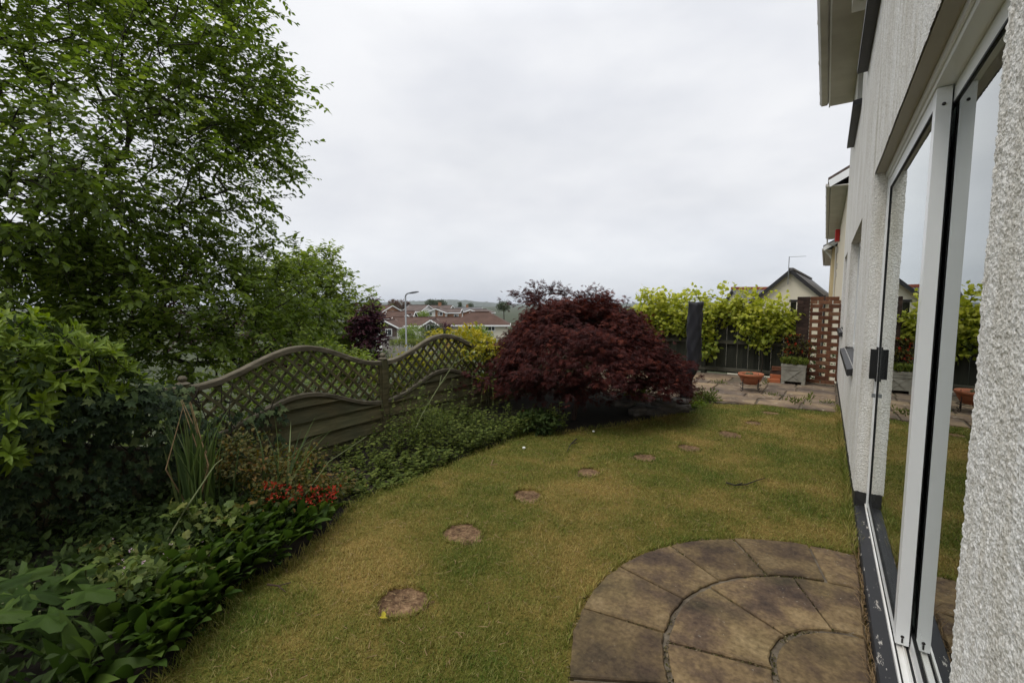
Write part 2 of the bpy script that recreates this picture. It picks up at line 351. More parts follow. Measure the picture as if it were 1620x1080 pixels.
# ---- leaf clouds
def tile(name, T, F, Vw, mats, parent, rnd, smooth=False):
    """Vw: (n,k,3) world verts; F: faces of one template"""
    n, k = Vw.shape[:2]
    cnt = np.array([len(f) for f in F]); L = np.array([i for f in F for i in f])
    loops = (L[None, :] + (np.arange(n) * k)[:, None]).ravel()
    counts = np.tile(cnt, n); starts = np.concatenate([[0], np.cumsum(counts)[:-1]])
    return make(name, Vw.reshape(-1, 3), starts, counts, loops, mats, parent, smooth, np.repeat(rnd, k))
def unit(a): return a / (np.linalg.norm(a, axis=-1, keepdims=True) + 1e-9)
def fan(outline, zc=0.0):
    pts = [(0, .3, zc)] + [(x, y, z) for x, y, z in outline]; n = len(outline)
    return np.array(pts, float), [(0, i + 1, (i + 1) % n + 1) for i in range(n)]
T_OVATE = (np.array([(0, 0, 0), (-.26, .3, .07), (0, .3, 0), (.26, .3, .07), (-.24, .6, .03), (0, .62, -.03), (.24, .6, .03), (0, 1, -.12)], float),
           [(0, 2, 1), (0, 3, 2), (1, 2, 5, 4), (2, 3, 6, 5), (4, 5, 7), (5, 6, 7)])
T_LANCE = (np.array([(0, 0, 0), (-.15, .35, .05), (0, .35, 0), (.15, .35, .05), (-.12, .7, 0), (0, .7, -.04), (.12, .7, 0), (0, 1, -.16)], float),
           [(0, 2, 1), (0, 3, 2), (1, 2, 5, 4), (2, 3, 6, 5), (4, 5, 7), (5, 6, 7)])
T_SIMPLE = (np.array([(0, 0, 0), (-.3, .45, .06), (.3, .45, .06), (0, 1, -.05)], float), [(0, 2, 3), (0, 3, 1)])
T_IVY = fan([(0, 0, 0), (-.3, -.05, .02), (-.45, .12, -.06), (-.28, .32, .03), (-.42, .6, -.05), (-.16, .58, .04), (0, 1, -.1), (.16, .58, .04), (.42, .6, -.05), (.28, .32, .03), (.45, .12, -.06), (.3, -.05, .02)], .06)
T_VINE = fan([(0, 0, 0), (-.25, -.14, 0), (-.5, .1, -.06), (-.4, .34, .02), (-.55, .58, -.08), (-.26, .66, .02), (0, 1, -.1), (.26, .66, .02), (.55, .58, -.08), (.4, .34, .02), (.5, .1, -.06), (.25, -.14, 0)], .07)
def dissected(nf=7):
    vs, fs = [], []
    for i in range(nf):
        a = (i - (nf - 1) / 2) / ((nf - 1) / 2) * 1.45; ln = 1.0 - .42 * abs(a) / 1.45
        dx, dy = math.sin(a), math.cos(a); px, py = dy, -dx; w = .065; b = len(vs)
        dz = -.22 * ln
        vs += [(0, 0, 0), (dx * ln * .5 - px * w, dy * ln * .5 - py * w, -.03), (dx * ln * .5 + px * w, dy * ln * .5 + py * w, -.03), (dx * ln, dy * ln, dz)]
        fs += [(b, b + 2, b + 3, b + 1)]
    return np.array(vs, float), fs
T_MAPLE = dissected(7)
def blade_t(n=6, w=.03, bend=.5):
    vs, fs = [], []
    for i in range(n + 1):
        t = i / n; ww = w * ((1 - t ** 2.5) * (.6 + .8 * min(1, t * 4) * .5) if w < .08 else max(.06, math.sin(math.pi * min(.999, t ** .8)) ** .85 if t < 1 else 0) * (t < 1))
        y = t * (1 - .25 * bend * t * t); z = -bend * t ** 2.4 * .8
        vs += [(-ww, y, z + .3 * ww), (0, y, z), (ww, y, z + .3 * ww)]
        if i: b = 3 * (i - 1); fs += [(b, b + 1, b + 4, b + 3), (b + 1, b + 2, b + 5, b + 4)]
    return np.array(vs, float), fs
def lobed_t():
    # five broad lobes with toothed edges, three rings from the stalk outwards
    out = []
    for t in np.linspace(-2.75, 2.75, 45):
        r = .5 * (1 + .34 * math.cos(5 * t / 1.12) + .05 * math.cos(23 * t)) * (1.12 - .1 * abs(t)); out.append((r * math.sin(t), .42 + r * math.cos(t)))
    vs, fs, n = [(0, .36, .02)], [], len(out)
    for k, q in enumerate((.4, .75, 1.0)):
        for x, y in out: vs.append((x * q, .38 + (y - .38) * q, .05 * math.sin(3 * q + 9 * x) - .16 * (q * math.hypot(x, y - .4)) ** 1.5))
    for i in range(n - 1):
        fs.append((0, i + 1, i + 2)); fs += [(k * n + i + 1, (k + 1) * n + i + 1, (k + 1) * n + i + 2, k * n + i + 2) for k in (0, 1)]
    return np.array(vs, float), fs
T_LOBED = lobed_t()
def leaves(name, P, D, N, size, tmpl, mats, parent, rnd=None, smooth=False):
    T, F = tmpl
    P = np.asarray(P, float); D = unit(np.asarray(D, float)); N = np.asarray(N, float)
    U = unit(np.cross(D, N)); W = np.cross(U, D)
    n = len(P); size = np.broadcast_to(np.asarray(size, float), (n,))
    Vw = P[:, None, :] + size[:, None, None] * (T[None, :, 0, None] * U[:, None, :] + T[None, :, 1, None] * D[:, None, :] + T[None, :, 2, None] * W[:, None, :])
    if rnd is None: rnd = rng.random(n)
    return tile(name, T, F, Vw, mats, parent, np.clip(rnd, 0, 1), smooth)
def rdir(n): return unit(rng.normal(size=(n, 3)))
def in_blobs(blobs, n, shell=.55):
    """points in the outer part of a union of ellipsoids; blobs = [(centre, (rx,ry,rz)), ...]"""
    vol = np.array([b[1][0] * b[1][1] * b[1][2] for b in blobs]) ** .67; pick = rng.choice(len(blobs), n, p=vol / vol.sum())
    C = np.array([b[0] for b in blobs])[pick]; Rr = np.array([b[1] for b in blobs])[pick]
    d = rdir(n); r = (shell ** 3 + (1 - shell ** 3) * rng.random(n)) ** (1 / 3) * (1 + .13 * rng.normal(size=n))
    return C + d * Rr * r[:, None], d
def clusters(name, C, O, per, spread, size, tmpl, mats, parent, droop=.2, updir=.6, jit=.7, hue=None, flat=.6):
    """per leaves round each cluster centre C, pointing along outward O"""
    n = len(C); i = np.repeat(np.arange(n), per)
    off = rng.normal(size=(n * per, 3)) * spread; off[:, 2] *= flat
    D = O[i] + jit * rdir(n * per); D[:, 2] -= droop
    N = np.array([0, 0, 1.0]) * updir + (1 - updir) * O[i] + .45 * rdir(n * per)
    sz = size * (.65 + .6 * rng.random(n * per))
    base = rng.random(n) if hue is None else hue
    r = .55 * base[i] + .45 * rng.random(n * per)
    return leaves(name, C[i] + off, D, N, sz, tmpl, mats, parent, r)

# ---- branching skeletons
def grow(trunk, targets, step=.3, bend=.35, jit=.04, pl=.35, expo=2.4, rtip=.004):
    N = [np.array(p, float) for p in trunk]; par = [-1] + list(range(len(trunk) - 1)); plen = [0.0]
    for a, b in zip(N[:-1], N[1:]): plen.append(plen[-1] + float(np.linalg.norm(b - a)))
    targets = np.asarray(targets); top = N[-1]
    order = np.argsort(np.linalg.norm(targets - top, axis=1)); tips = np.zeros(len(targets), int)
    for ti in order:
        t = targets[ti]; A = np.array(N); d = np.linalg.norm(A - t, axis=1)
        cost = d + pl * np.array(plen) * .3 + np.where(np.arange(len(N)) < 1, 9, 0)
        j = int(np.argmin(cost)); p0 = N[j]; dist = d[j]; k = max(1, int(dist / step))
        pd = (N[j] - N[par[j]]) if par[j] >= 0 else np.array([0, 0, 1.0]); pd = pd / (np.linalg.norm(pd) + 1e-9)
        ctrl = p0 + pd * dist * bend; prev = j
        for q in range(1, k + 1):
            u = q / k; pt = (1 - u) ** 2 * p0 + 2 * u * (1 - u) * ctrl + u * u * t
            if q < k: pt = pt + rng.normal(size=3) * jit
            N.append(pt); par.append(prev); plen.append(plen[prev] + float(np.linalg.norm(pt - N[prev]))); prev = len(N) - 1
        tips[ti] = prev
    N = np.array(N); par = np.array(par); acc = np.zeros(len(N)); has = np.zeros(len(N), bool); has[par[par >= 0]] = True
    acc[~has] = rtip ** expo
    for i in range(len(N) - 1, 0, -1): acc[par[i]] += acc[i]
    return N, par, acc ** (1 / expo), tips
def limbs(name, N, par, rad, mats, parent, sides=6, sel=None):
    e = np.arange(1, len(N)); e = e[par[e] >= 0]
    if sel is not None: e = e[sel[e]]
    a, b = N[par[e]], N[e]; ra = np.minimum(rad[par[e]], rad[e] * 1.25); rb = rad[e]
    d = unit(b - a); u = unit(np.cross(d, np.array([.31, .23, .92]))); w = np.cross(d, u)
    th = np.arange(sides) * 2 * math.pi / sides
    ring = np.cos(th)[None, :, None] * u[:, None, :] + np.sin(th)[None, :, None] * w[:, None, :]
    V = np.concatenate([a[:, None, :] + ra[:, None, None] * ring, b[:, None, :] + d[:, None, :] * (rb * .3)[:, None, None] + rb[:, None, None] * ring], axis=1)
    F = [(k, (k + 1) % sides, sides + (k + 1) % sides, sides + k) for k in range(sides)]
    return tile(name, None, F, V, mats, parent, rng.random(len(e)), True)
def twigs(N, tips, O, per, length, droop=.25):
    """thin end twigs at the tips: start points and directions"""
    i = np.repeat(np.arange(len(tips)), per)
    d = unit(O[i] * .9 + rdir(len(i)) * .9 + np.array([0, 0, -droop]))
    L = length * (.6 + .7 * rng.random(len(i)))
    return N[tips][i], d, L
def tree(name, label, cat, base, height, targets, centre, leaf, mats, barkm, per=3, nleaf=9, tl=.3, droop=.25, lean=None, tmpl=T_OVATE, rtip=.004, group=None, trunk_pts=None, hue=None):
    t = thing(name, base, label, cat, group)
    base = np.array(base, float)
    tp = trunk_pts or [base, base + np.array([.03, .02, height * .25]), base + np.array([0, .05, height * .45])]
    N, par, rad, tips = grow(tp, targets, rtip=rtip)
    O = unit(targets - np.array(centre))
    s, d, L = twigs(N, tips, O, per, tl, droop)
    limbs('trunk', N, par, rad, barkm, t, 6)
    m = len(s); u = np.tile((np.arange(nleaf) + .6) / nleaf, m); i = np.repeat(np.arange(m), nleaf)
    sag = np.zeros((m * nleaf, 3)); sag[:, 2] = -.35 * (u ** 2) * L[i] * droop * 2
    P = s[i] + d[i] * (L[i] * u)[:, None] + sag
    sd = unit(np.cross(d, np.array([0, 0, 1.0]) + .2 * rdir(m)))[i] * np.where(np.tile(np.arange(nleaf) % 2, m) == 0, 1, -1)[:, None]
    D = d[i] * .7 + sd * .8 + .35 * rdir(len(P)); D[:, 2] -= .35
    Nn = np.array([0, 0, 1.0]) + .55 * rdir(len(P))
    hb = rng.random(m)[i]
    crown = leaves('crown', P, D, Nn, leaf * (.6 + .65 * rng.random(len(P))), tmpl, mats, t, .5 * hb + .5 * rng.random(len(P)))
    e0 = s; e1 = s + d * L[:, None]; e1[:, 2] -= .35 * L * droop * 2
    NN = np.concatenate([e0, e1]); pp = np.concatenate([np.full(m, -1), np.arange(m)]); rr = np.concatenate([np.full(m, rtip * .8), np.full(m, rtip * .35)])
    limbs('twigs', NN, pp, rr, barkm, crown, 3)
    return t

# ================================================================== WORLD
w = bpy.data.worlds.new('World'); S.world = w; w.use_nodes = True
t = w.node_tree; t.nodes.clear()
class WN(NT):
    def __init__(s, tree): s.t = tree
W = WN(t); out = W.n('OutputWorld')
SUN_EL, SUN_AZ = R(58), R(205)
sky = W.n('TexSky', sky_type='NISHITA'); sky.sun_disc = False; sky.sun_elevation = SUN_EL; sky.sun_rotation = SUN_AZ
gen = W.n('TexCoord').outputs['Generated']
sep = W.n('SeparateXYZ'); W.l(gen, sep.inputs[0])
def mth(op, a, b=None):
    m = W.n('Math', operation=op)
    for i, v in enumerate((a, b)):
        if v is None: continue
        if isinstance(v, (int, float)): m.inputs[i].default_value = v
        else: W.l(v, m.inputs[i])
    return m.outputs[0]
zz = mth('MAXIMUM', sep.outputs[2], 0.0)
den = mth('ADD', zz, .3)
cmb = W.n('CombineXYZ'); W.l(mth('DIVIDE', sep.outputs[0], den), cmb.inputs[0]); W.l(mth('DIVIDE', sep.outputs[1], den), cmb.inputs[1])
n1 = noise(W, 1.15, 6, src=cmb.outputs[0], rough=.5)
cl = ramp(W, n1, [(.28, (.655, .67, .70)), (.48, (.735, .745, .77)), (.7, (.80, .805, .82))])
gr = ramp(W, zz, [(0, (.7, .74, .79)), (.025, (.82, .845, .875)), (.09, (.97, .985, 1.0)), (.2, (1, 1, 1)), (.5, (1.05, 1.05, 1.05)), (1, (2.3, 2.3, 2.3))])
grm = W.n('Mix', data_type='RGBA', blend_type='MULTIPLY'); grm.inputs[0].default_value = 1; W.l(cl, grm.inputs[6]); W.l(gr, grm.inputs[7])
n2 = noise(W, 3.2, 4, (1, 1, 2.6), gen)
wisps = ramp(W, n2, [(.36, (.93, .937, .955)), (.62, (1.02, 1.02, 1.02))])
grm2 = W.n('Mix', data_type='RGBA', blend_type='MULTIPLY'); grm2.inputs[0].default_value = 1; W.l(grm.outputs[2], grm2.inputs[6]); W.l(wisps, grm2.inputs[7])
b1 = W.n('Background', i_Strength=.07); W.l(sky.outputs[0], b1.inputs[0])
b2 = W.n('Background', i_Strength=1.06); W.l(grm2.outputs[2], b2.inputs[0])
mx = W.n('MixShader'); mx.inputs[0].default_value = .95; W.l(b1.outputs[0], mx.inputs[1]); W.l(b2.outputs[0], mx.inputs[2]); W.l(mx.outputs[0], out.inputs[0])
sl = bpy.data.lights.new('sun', 'SUN'); sl.energy = 1.4; sl.angle = R(25); sl.color = (1, .96, .9)
so = bpy.data.objects.new('sun', sl); COL.objects.link(so)
so.rotation_euler = (R(90) - SUN_EL, 0, math.pi - SUN_AZ)
S.view_settings.view_transform = 'Standard'; S.view_settings.look = 'None'; S.view_settings.exposure = .16; S.view_settings.gamma = 1

# ================================================================== TERRAIN
def terrain_z(x, y):
    dx = np.maximum(np.maximum(-4.6 - x, x - 14), 0); dy = np.maximum(np.maximum(-9 - y, y - 11.5), 0)
    s = np.hypot(dx, dy)
    return -.3 - 6.0 * (1 - np.exp(-s / 28.0)) - .004 * np.maximum(s - 150, 0)
a = np.linspace(-5.2, 5.2, 150); xs = np.sinh(a) / np.sinh(5.2) * 2400
X, Y = np.meshgrid(xs - 2, xs + 3, indexing='ij'); n = len(xs)
V = np.stack([X, Y, terrain_z(X, Y)], -1).reshape(-1, 3)
idx = np.arange(n * n).reshape(n, n); Q = np.stack([idx[:-1, :-1], idx[1:, :-1], idx[1:, 1:], idx[:-1, 1:]], -1).reshape(-1, 4)
g = make('ground', V, np.arange(len(Q)) * 4, np.full(len(Q), 4), Q.ravel(), M['field'], smooth=True); props(g, kind='structure')
hz = NT('haze_air'); vp = hz.n('VolumePrincipled', i_Density=.0002, i_Anisotropy=.3); vp.inputs['Color'].default_value = (.9, .94, 1, 1); hz.l(vp.outputs[0], hz.out.inputs['Volume'])
hb_ = MB(); hb_.box(-2500, 2500, -2500, 2500, -18, 20); props(hb_.build('haze', hz.m), kind='stuff')
# far hills
def ridge(name, dist, a0, a1, h, seed, base, depth=700, wood=5):
    rg = np.random.default_rng(seed); m = 220; px = np.linspace(a0, a1, m)
    prof = np.interp(px, *h); prof = prof + rg.normal(size=m) * .0; ph = rg.random(8) * 6
    V = []
    for j, (dd, hf) in enumerate(((dist, 0), (dist + depth * .25, .55), (dist + depth * .5, .9), (dist + depth * .62, 1.0), (dist + depth, .6))):
        for i in range(m):
            p = dp(px[i], dd); bump = wood * (.5 * math.sin(i * .9 + ph[0] + j) + .5 * math.sin(i * 2.3 + ph[1] + j * 2) + .9 * rg.random()) if hf else 0
            zt = EYE + (478 - prof[i]) / FPX * (dist + depth * .62)
            V.append((p[0], p[1], base + (zt - base) * hf + bump * hf * .5))
    id_ = np.arange(5 * m).reshape(5, m); Q = np.stack([id_[:-1, :-1], id_[:-1, 1:], id_[1:, 1:], id_[1:, :-1]], -1).reshape(-1, 4)
    o = make(name, V, np.arange(len(Q)) * 4, np.full(len(Q), 4), Q.ravel(), M['hill'], smooth=False); props(o, kind='structure')
HX = [-200, 300, 560, 600, 650, 680, 700, 730, 770, 800, 900, 1000, 1100, 1400, 1900]
HY = [470, 472, 478, 478.5, 477, 475.2, 474, 475, 478.5, 481.5, 482, 480, 479, 478, 476]
ridge('hills', 1300, 380, 1320, (HX, HY), 3, -16)

def vnoise(p, scale, seed=0):
    q = p * scale; i = np.floor(q).astype(np.int64); f = q - i; f = f * f * (3 - 2 * f)
    def h(a):
        n_ = (a[..., 0] * 73856093) ^ (a[..., 1] * 19349663) ^ (a[..., 2] * 83492791) ^ (seed * 2654435)
        n_ = (n_ ^ (n_ >> 13)) * 1274126177; n_ = n_ ^ (n_ >> 16)
        return (n_ & 0xffff) / 65535.0
    r = 0
    for dx in (0, 1):
        for dy in (0, 1):
            for dz in (0, 1):
                w_ = (f[..., 0] if dx else 1 - f[..., 0]) * (f[..., 1] if dy else 1 - f[..., 1]) * (f[..., 2] if dz else 1 - f[..., 2])
                r = r + w_ * h(i + np.array([dx, dy, dz]))
    return r
# ================================================================== LAWN
edge_px = [(250, 1080), (330, 1000), (390, 930), (480, 880), (560, 800), (640, 765), (760, 715), (830, 690), (900, 683), (1000, 668), (1100, 650), (1130, 640)]
LE = [tuple(gp(*p)[:2]) for p in edge_px]
LE = [(-1.75, -2.5), (-1.9, -.2), LE[0]] + LE[1:]
LE = LE[:1] + LE[1:]
TERR_Y = 7.45
PC, PR = np.array([.25, 2.1]), 1.165
WALLX = .232
def catmull(P, k=6):
    P = np.array(P, float); out = []
    Q = np.vstack([2 * P[0] - P[1], P, 2 * P[-1] - P[-2]])
    for i in range(1, len(Q) - 2):
        for u in np.linspace(0, 1, k, endpoint=False):
            p0, p1, p2, p3 = Q[i - 1:i + 3]
            out.append(.5 * ((2 * p1) + (p2 - p0) * u + (2 * p0 - 5 * p1 + 4 * p2 - p3) * u * u + (3 * p1 - p0 - 3 * p2 + p3) * u ** 3))
    out.append(P[-1]); return np.array(out)
LEs = catmull(LE, 8); LEs = LEs + rng.normal(size=LEs.shape) * .012
farE = [(-.739, 7.47), (-.267, 7.5), (.24, 7.55)]
poly = [tuple(p) for p in LEs] + farE + [(.24, -2.5)]
def inside(pts, poly):
    x, y = pts[:, 0], pts[:, 1]; r = np.zeros(len(pts), bool); P = np.array(poly); n = len(P)
    for i in range(n):
        (x1, y1), (x2, y2) = P[i], P[(i + 1) % n]
        c = ((y1 > y) != (y2 > y)) & (x < (x2 - x1) * (y - y1) / (y2 - y1 + 1e-12) + x1); r ^= c
    return r
STONES = [(637, 950, .125), (732, 843, .13), (834, 784, .12), (931, 747, .11), (1020, 723, .115), (1090, 708, .12), (1154, 687, .14), (1191, 669, .115), (1219, 653, .115)]
SP = [(gp(x, y)[:2], r) for x, y, r in STONES]
def stone_cut(x, y):
    cut = np.zeros(x.shape, bool)
    for i, (c, r) in enumerate(SP):
        dd = np.hypot(x - c[0], y - c[1]); an = np.arctan2(y - c[1], x - c[0])
        cut |= dd < r * (.95 + .09 * np.sin(2 * an + i * 1.7) + .07 * np.sin(3 * an + i * 2.3) + .05 * np.sin(7 * an + i) + .03 * np.sin(13 * an + 2 * i) + .02 * np.sin(29 * an + i))
    return cut
def lawn_z(x, y):
    z = .004 * np.sin(x * 2.3 + y * .7) + .004 * np.sin(y * 1.9 - x) + .003 * np.sin(x * 7 + y * 5)
    z = np.where(stone_cut(x, y), -.03, z)
    return np.where(np.hypot(x - PC[0], y - PC[1]) < PR - .02, -.04, z)
gx, gy = np.arange(-2.95, .241, .0145), np.arange(-2.5, 7.6, .0145)
X, Y = np.meshgrid(gx, gy, indexing='ij'); Xj = X + .004 * rng.normal(size=X.shape); Yj = Y + .004 * rng.normal(size=X.shape)
Z = lawn_z(Xj, Yj) + .0015 * rng.normal(size=X.shape)
cc_ = np.stack([(X[:-1, :-1] + .007).ravel(), (Y[:-1, :-1] + .007).ravel()], 1); keep = inside(cc_, poly)
idx = np.arange(X.size).reshape(X.shape); Q = np.stack([idx[:-1, :-1], idx[1:, :-1], idx[1:, 1:], idx[:-1, 1:]], -1).reshape(-1, 4)[keep]
used = np.unique(Q); rm_ = np.full(X.size, -1); rm_[used] = np.arange(len(used)); Q = rm_[Q]
props(make('lawn', np.stack([Xj, Yj, Z], -1).reshape(-1, 3)[used], np.arange(len(Q)) * 4, np.full(len(Q), 4), Q.ravel(), M['turf'], smooth=True), kind='structure')
# grass blades: mown turf
def blades(P, L, wd, lean, name, mats, parent=None):
    n = len(P); az = rng.random(n) * 2 * math.pi; ln = lean * (.3 + rng.random(n))
    D = np.stack([np.cos(az) * ln, np.sin(az) * ln, np.ones(n)], 1); D = unit(D)
    side = np.stack([-np.sin(az + rng.normal(size=n) * .8), np.cos(az), np.zeros(n)], 1); side = unit(side)
    h = np.stack([np.cos(az), np.sin(az), np.zeros(n)], 1)
    p0 = P; mid = P + D * (L * .55)[:, None]; tip = P + D * L[:, None] + h * (L * .35 * ln)[:, None]
    V = np.stack([p0 - side * wd[:, None], p0 + side * wd[:, None], mid + side * (wd * .8)[:, None], mid - side * (wd * .8)[:, None], tip], 1)
    return tile(name, None, [(0, 1, 2, 3), (3, 2, 4)], V, mats, parent, rng.random(n))
PTS = []
for (y0, y1, dens) in ((-.3, 1.6, 24000), (1.6, 3.0, 22000), (3.0, 4.6, 13000), (4.6, 7.5, 6000)):
    k = int((3.05) * (y1 - y0) * dens)
    q = np.stack([-2.83 + 3.06 * rng.random(k), y0 + (y1 - y0) * rng.random(k)], 1)
    q = q[inside(q, poly)]
    q = q[np.hypot(q[:, 0] - PC[0], q[:, 1] - PC[1]) > PR + .012 + .02 * rng.random(len(q))]
    q = q[~stone_cut(q[:, 0], q[:, 1]) | (rng.random(len(q)) < .03)]
    PTS.append(q)
q = np.concatenate(PTS); nb = len(q)
P3 = np.column_stack([q, lawn_z(q[:, 0], q[:, 1]) - .002])
far = np.clip(np.hypot(q[:, 0], q[:, 1]) / 3, 1, 2.4)
clump = vnoise(np.column_stack([q, 0 * q[:, 0]]), 9, 21); gL = (.009 + .012 * rng.random(nb)) * (.7 + .9 * clump) + .016 * (rng.random(nb) < .06); gW = .0013 * far * (.7 + .7 * rng.random(nb))
props(blades(P3, gL, gW, .9, 'grass', M['blade']), kind='stuff')
# soil bed between lawn and fence
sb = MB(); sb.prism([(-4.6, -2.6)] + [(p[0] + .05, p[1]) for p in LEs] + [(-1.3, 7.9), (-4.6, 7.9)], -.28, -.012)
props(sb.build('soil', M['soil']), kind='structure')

RIMQ = []
for c, r in SP:
    a_ = rng.random(260) * 6.283; RIMQ.append(np.column_stack([c[0] + r * (1.0 + .06 * rng.random(260)) * np.cos(a_), c[1] + r * (1.0 + .06 * rng.random(260)) * np.sin(a_), np.full(260, -.002)]))
RIMQ = np.concatenate(RIMQ)
ST_L = ['largest round stepping stone, pale gravelly, nearest the flower border', 'oval brown stepping stone second along the lawn from the near border',
        'brown stepping stone with a dark cut turf rim, third in the curving row', 'half overgrown stepping stone between the brown rimmed third stone and mid lawn',
        'small sunken stepping stone in mid lawn, fifth in the curving row', 'pale stepping stone with a bare earth rim, fourth from the paved terrace',
        'wide dark rimmed stepping stone, third from the paved terrace', 'thin looking stepping stone, second from the paved terrace', 'farthest stepping stone, beside the paved terrace edge']
for (c, r), lab in zip(SP, ST_L):
    b = MB(); m = 26; ph = rng.random(3) * 6
    pl = [(c[0] + r * (1 + .05 * math.sin(2 * t_ + ph[0]) + .04 * math.sin(5 * t_ + ph[1]) + .02 * rng.normal()) * math.cos(t_),
           c[1] + r * (1 + .05 * math.sin(3 * t_ + ph[2])) * math.sin(t_)) for t_ in np.linspace(0, 2 * math.pi, m, endpoint=False)]
    pl = [(c[0] + (x - c[0]) * 1.3, c[1] + (y_ - c[1]) * 1.3) for x, y_ in pl]; b.prism(pl, -.08, -.008, .004)
    props(b.build('stepping_stone', M['step']), lab, 'stepping stone', 'round stepping stones across the lawn')

# longer tufts along the wall foot and the edges
k = 2600; q = np.column_stack([WALLX + .002 - np.abs(rng.normal(size=k)) * .024, 3.3 + 4.6 * rng.random(k), np.zeros(k)])
k2 = 700; an = rng.random(k2) * math.pi * .62 + math.pi * .5; rr = PR + .015 + .025 * rng.random(k2)
q2 = np.column_stack([PC[0] + rr * np.cos(an), PC[1] + rr * np.sin(an), np.zeros(k2)])
q2 = q2[q2[:, 0] < .2]
k3 = 3000; i3 = rng.integers(8, len(LEs) - 2, k3); u3 = rng.random(k3)[:, None]; e3 = LEs[i3] * (1 - u3) + LEs[i3 + 1] * u3
q3 = np.column_stack([e3 + rng.normal(size=(k3, 2)) * .02, np.zeros(k3)])
Lg = np.concatenate([.03 + .07 * rng.random(len(q)), .02 + .025 * rng.random(len(q2)), .025 + .04 * rng.random(k3), .015 + .03 * rng.random(len(RIMQ))])
q = np.concatenate([q, q2, q3, RIMQ])
props(blades(q, Lg, .0018 * (.7 + .8 * rng.random(len(q))), .8, 'edge_grass', M['blade']), kind='stuff')
# dry clippings lying on the stones and the lawn
lq = np.concatenate([np.column_stack([c[0] + r * .5 * rng.normal(size=40), c[1] + r * .5 * rng.normal(size=40), np.full(40, -.003)]) for c, r in SP])
lx = np.column_stack([-2.7 + 2.85 * rng.random(2600), .4 + 5.5 * rng.random(2600), np.full(2600, .014)]); lx = lx[inside(lx[:, :2], poly) & (np.hypot(lx[:, 0] - PC[0], lx[:, 1] - PC[1]) > PR)]
lq = np.concatenate([lq, lx]); dq = unit(np.column_stack([rng.normal(size=(len(lq), 2)), .08 * rng.random(len(lq))]))
props(leaves('dry_clippings', lq, dq, np.array([0, 0, 1.0]) + .3 * rdir(len(lq)), .02 + .035 * rng.random(len(lq)), (np.array([(-.035, 0, 0), (.035, 0, 0), (.02, .6, .04), (0, 1, .02)], float), [(0, 1, 2, 3)]), M['straw'], None), kind='stuff')

# ---- near patio (circular fan of slabs)
def arcp(r, a0, a1, n): return [(PC[0] + r * math.cos(a), PC[1] + r * math.sin(a)) for a in np.linspace(R(a0), R(a1), n)]
def clipx(pl, xm=.218):
    out = []
    for i in range(len(pl)):
        a_, b_ = pl[i], pl[(i + 1) % len(pl)]
        if a_[0] <= xm: out.append(a_)
        if (a_[0] <= xm) != (b_[0] <= xm):
            u = (xm - a_[0]) / (b_[0] - a_[0]); out.append((xm, a_[1] + u * (b_[1] - a_[1])))
    return out
pat = MB(); pat.m = 1; pat.k = .5
pat.prism(clipx(arcp(PR - .012, 60, 300, 60), .222), -.06, .004)
pat.m = 0
def ringslabs(r0, r1, js, gap=.007):
    for a0, a1 in zip(js[:-1], js[1:]):
        g0, g1 = math.degrees(gap / r0), math.degrees(gap / r1)
        outer = arcp(r1, a0 + g1, a1 - g1, 14); inner = arcp(r0, a1 - g0, a0 + g0, 10)
        pl = clipx(outer + inner)
        pl = [(x + rng.normal() * .003, y + rng.normal() * .003) for x, y in pl]
        if len(pl) > 3: pat.k = rng.random(); pat.prism(pl, -.03, .013 + rng.random() * .01, .005)
ringslabs(.785, PR, [60, 82, 103, 124.5, 145.8, 167, 188.5, 210, 232, 254, 276])
ringslabs(.372, .762, [62, 84, 114.5, 152.5, 192, 232, 270, 300])
pat.k = .3; core = clipx(arcp(.345, 60, 300, 40)); pat.prism(core, -.03, .019, .006)
props(pat.build('patio', [M['slab'], M['mortar']]), kind='structure')
jp = []
for r_ in (.358, .772, PR): 
    a_ = R(80) + R(200) * rng.random(int(900 * r_)); jp.append(np.column_stack([PC[0] + (r_ + .008 * rng.normal(size=len(a_))) * np.cos(a_), PC[1] + (r_ + .008 * rng.normal(size=len(a_))) * np.sin(a_)]))
for r0_, r1_, js_ in ((.785, PR, (103, 124.5, 145.8, 167, 188.5)), (.372, .762, (114.5, 152.5, 192))):
    for a_ in js_:
        r_ = r0_ + (r1_ - r0_) * rng.random(110); n_ = .006 * rng.normal(size=110); jp.append(np.column_stack([PC[0] + r_ * math.cos(R(a_)) - n_ * math.sin(R(a_)), PC[1] + r_ * math.sin(R(a_)) + n_ * math.cos(R(a_))]))
jp = np.concatenate(jp); jp = jp[(jp[:, 0] < .2) & (vnoise(np.column_stack([jp, 0 * jp[:, 0]]), 11, 33) > .5)]
props(leaves('joint_moss', np.column_stack([jp, np.full(len(jp), .008)]), rdir(len(jp)) * np.array([1, 1, .25]) + np.array([0, 0, .35]), rdir(len(jp)), .006 + .012 * rng.random(len(jp)), T_SIMPLE, M['moss'], None), kind='stuff')
# gravel strip with dry grass between slabs and sill
k = 900; q = np.column_stack([.23 + .02 * rng.normal(size=k) * .4, 1.2 + 2.3 * rng.random(k), np.full(k, .006)])
DS = unit(np.column_stack([rng.normal(size=k) * .5, rng.normal(size=k), .25 + .3 * rng.random(k)]))
props(leaves('dry_grass', q, DS, rdir(k), .025 + .05 * rng.random(k), (np.array([(-.02, 0, 0), (.02, 0, 0), (.015, .6, .1), (0, 1, .1)], float), [(0, 1, 2, 3)]), M['straw'], None), kind='stuff')

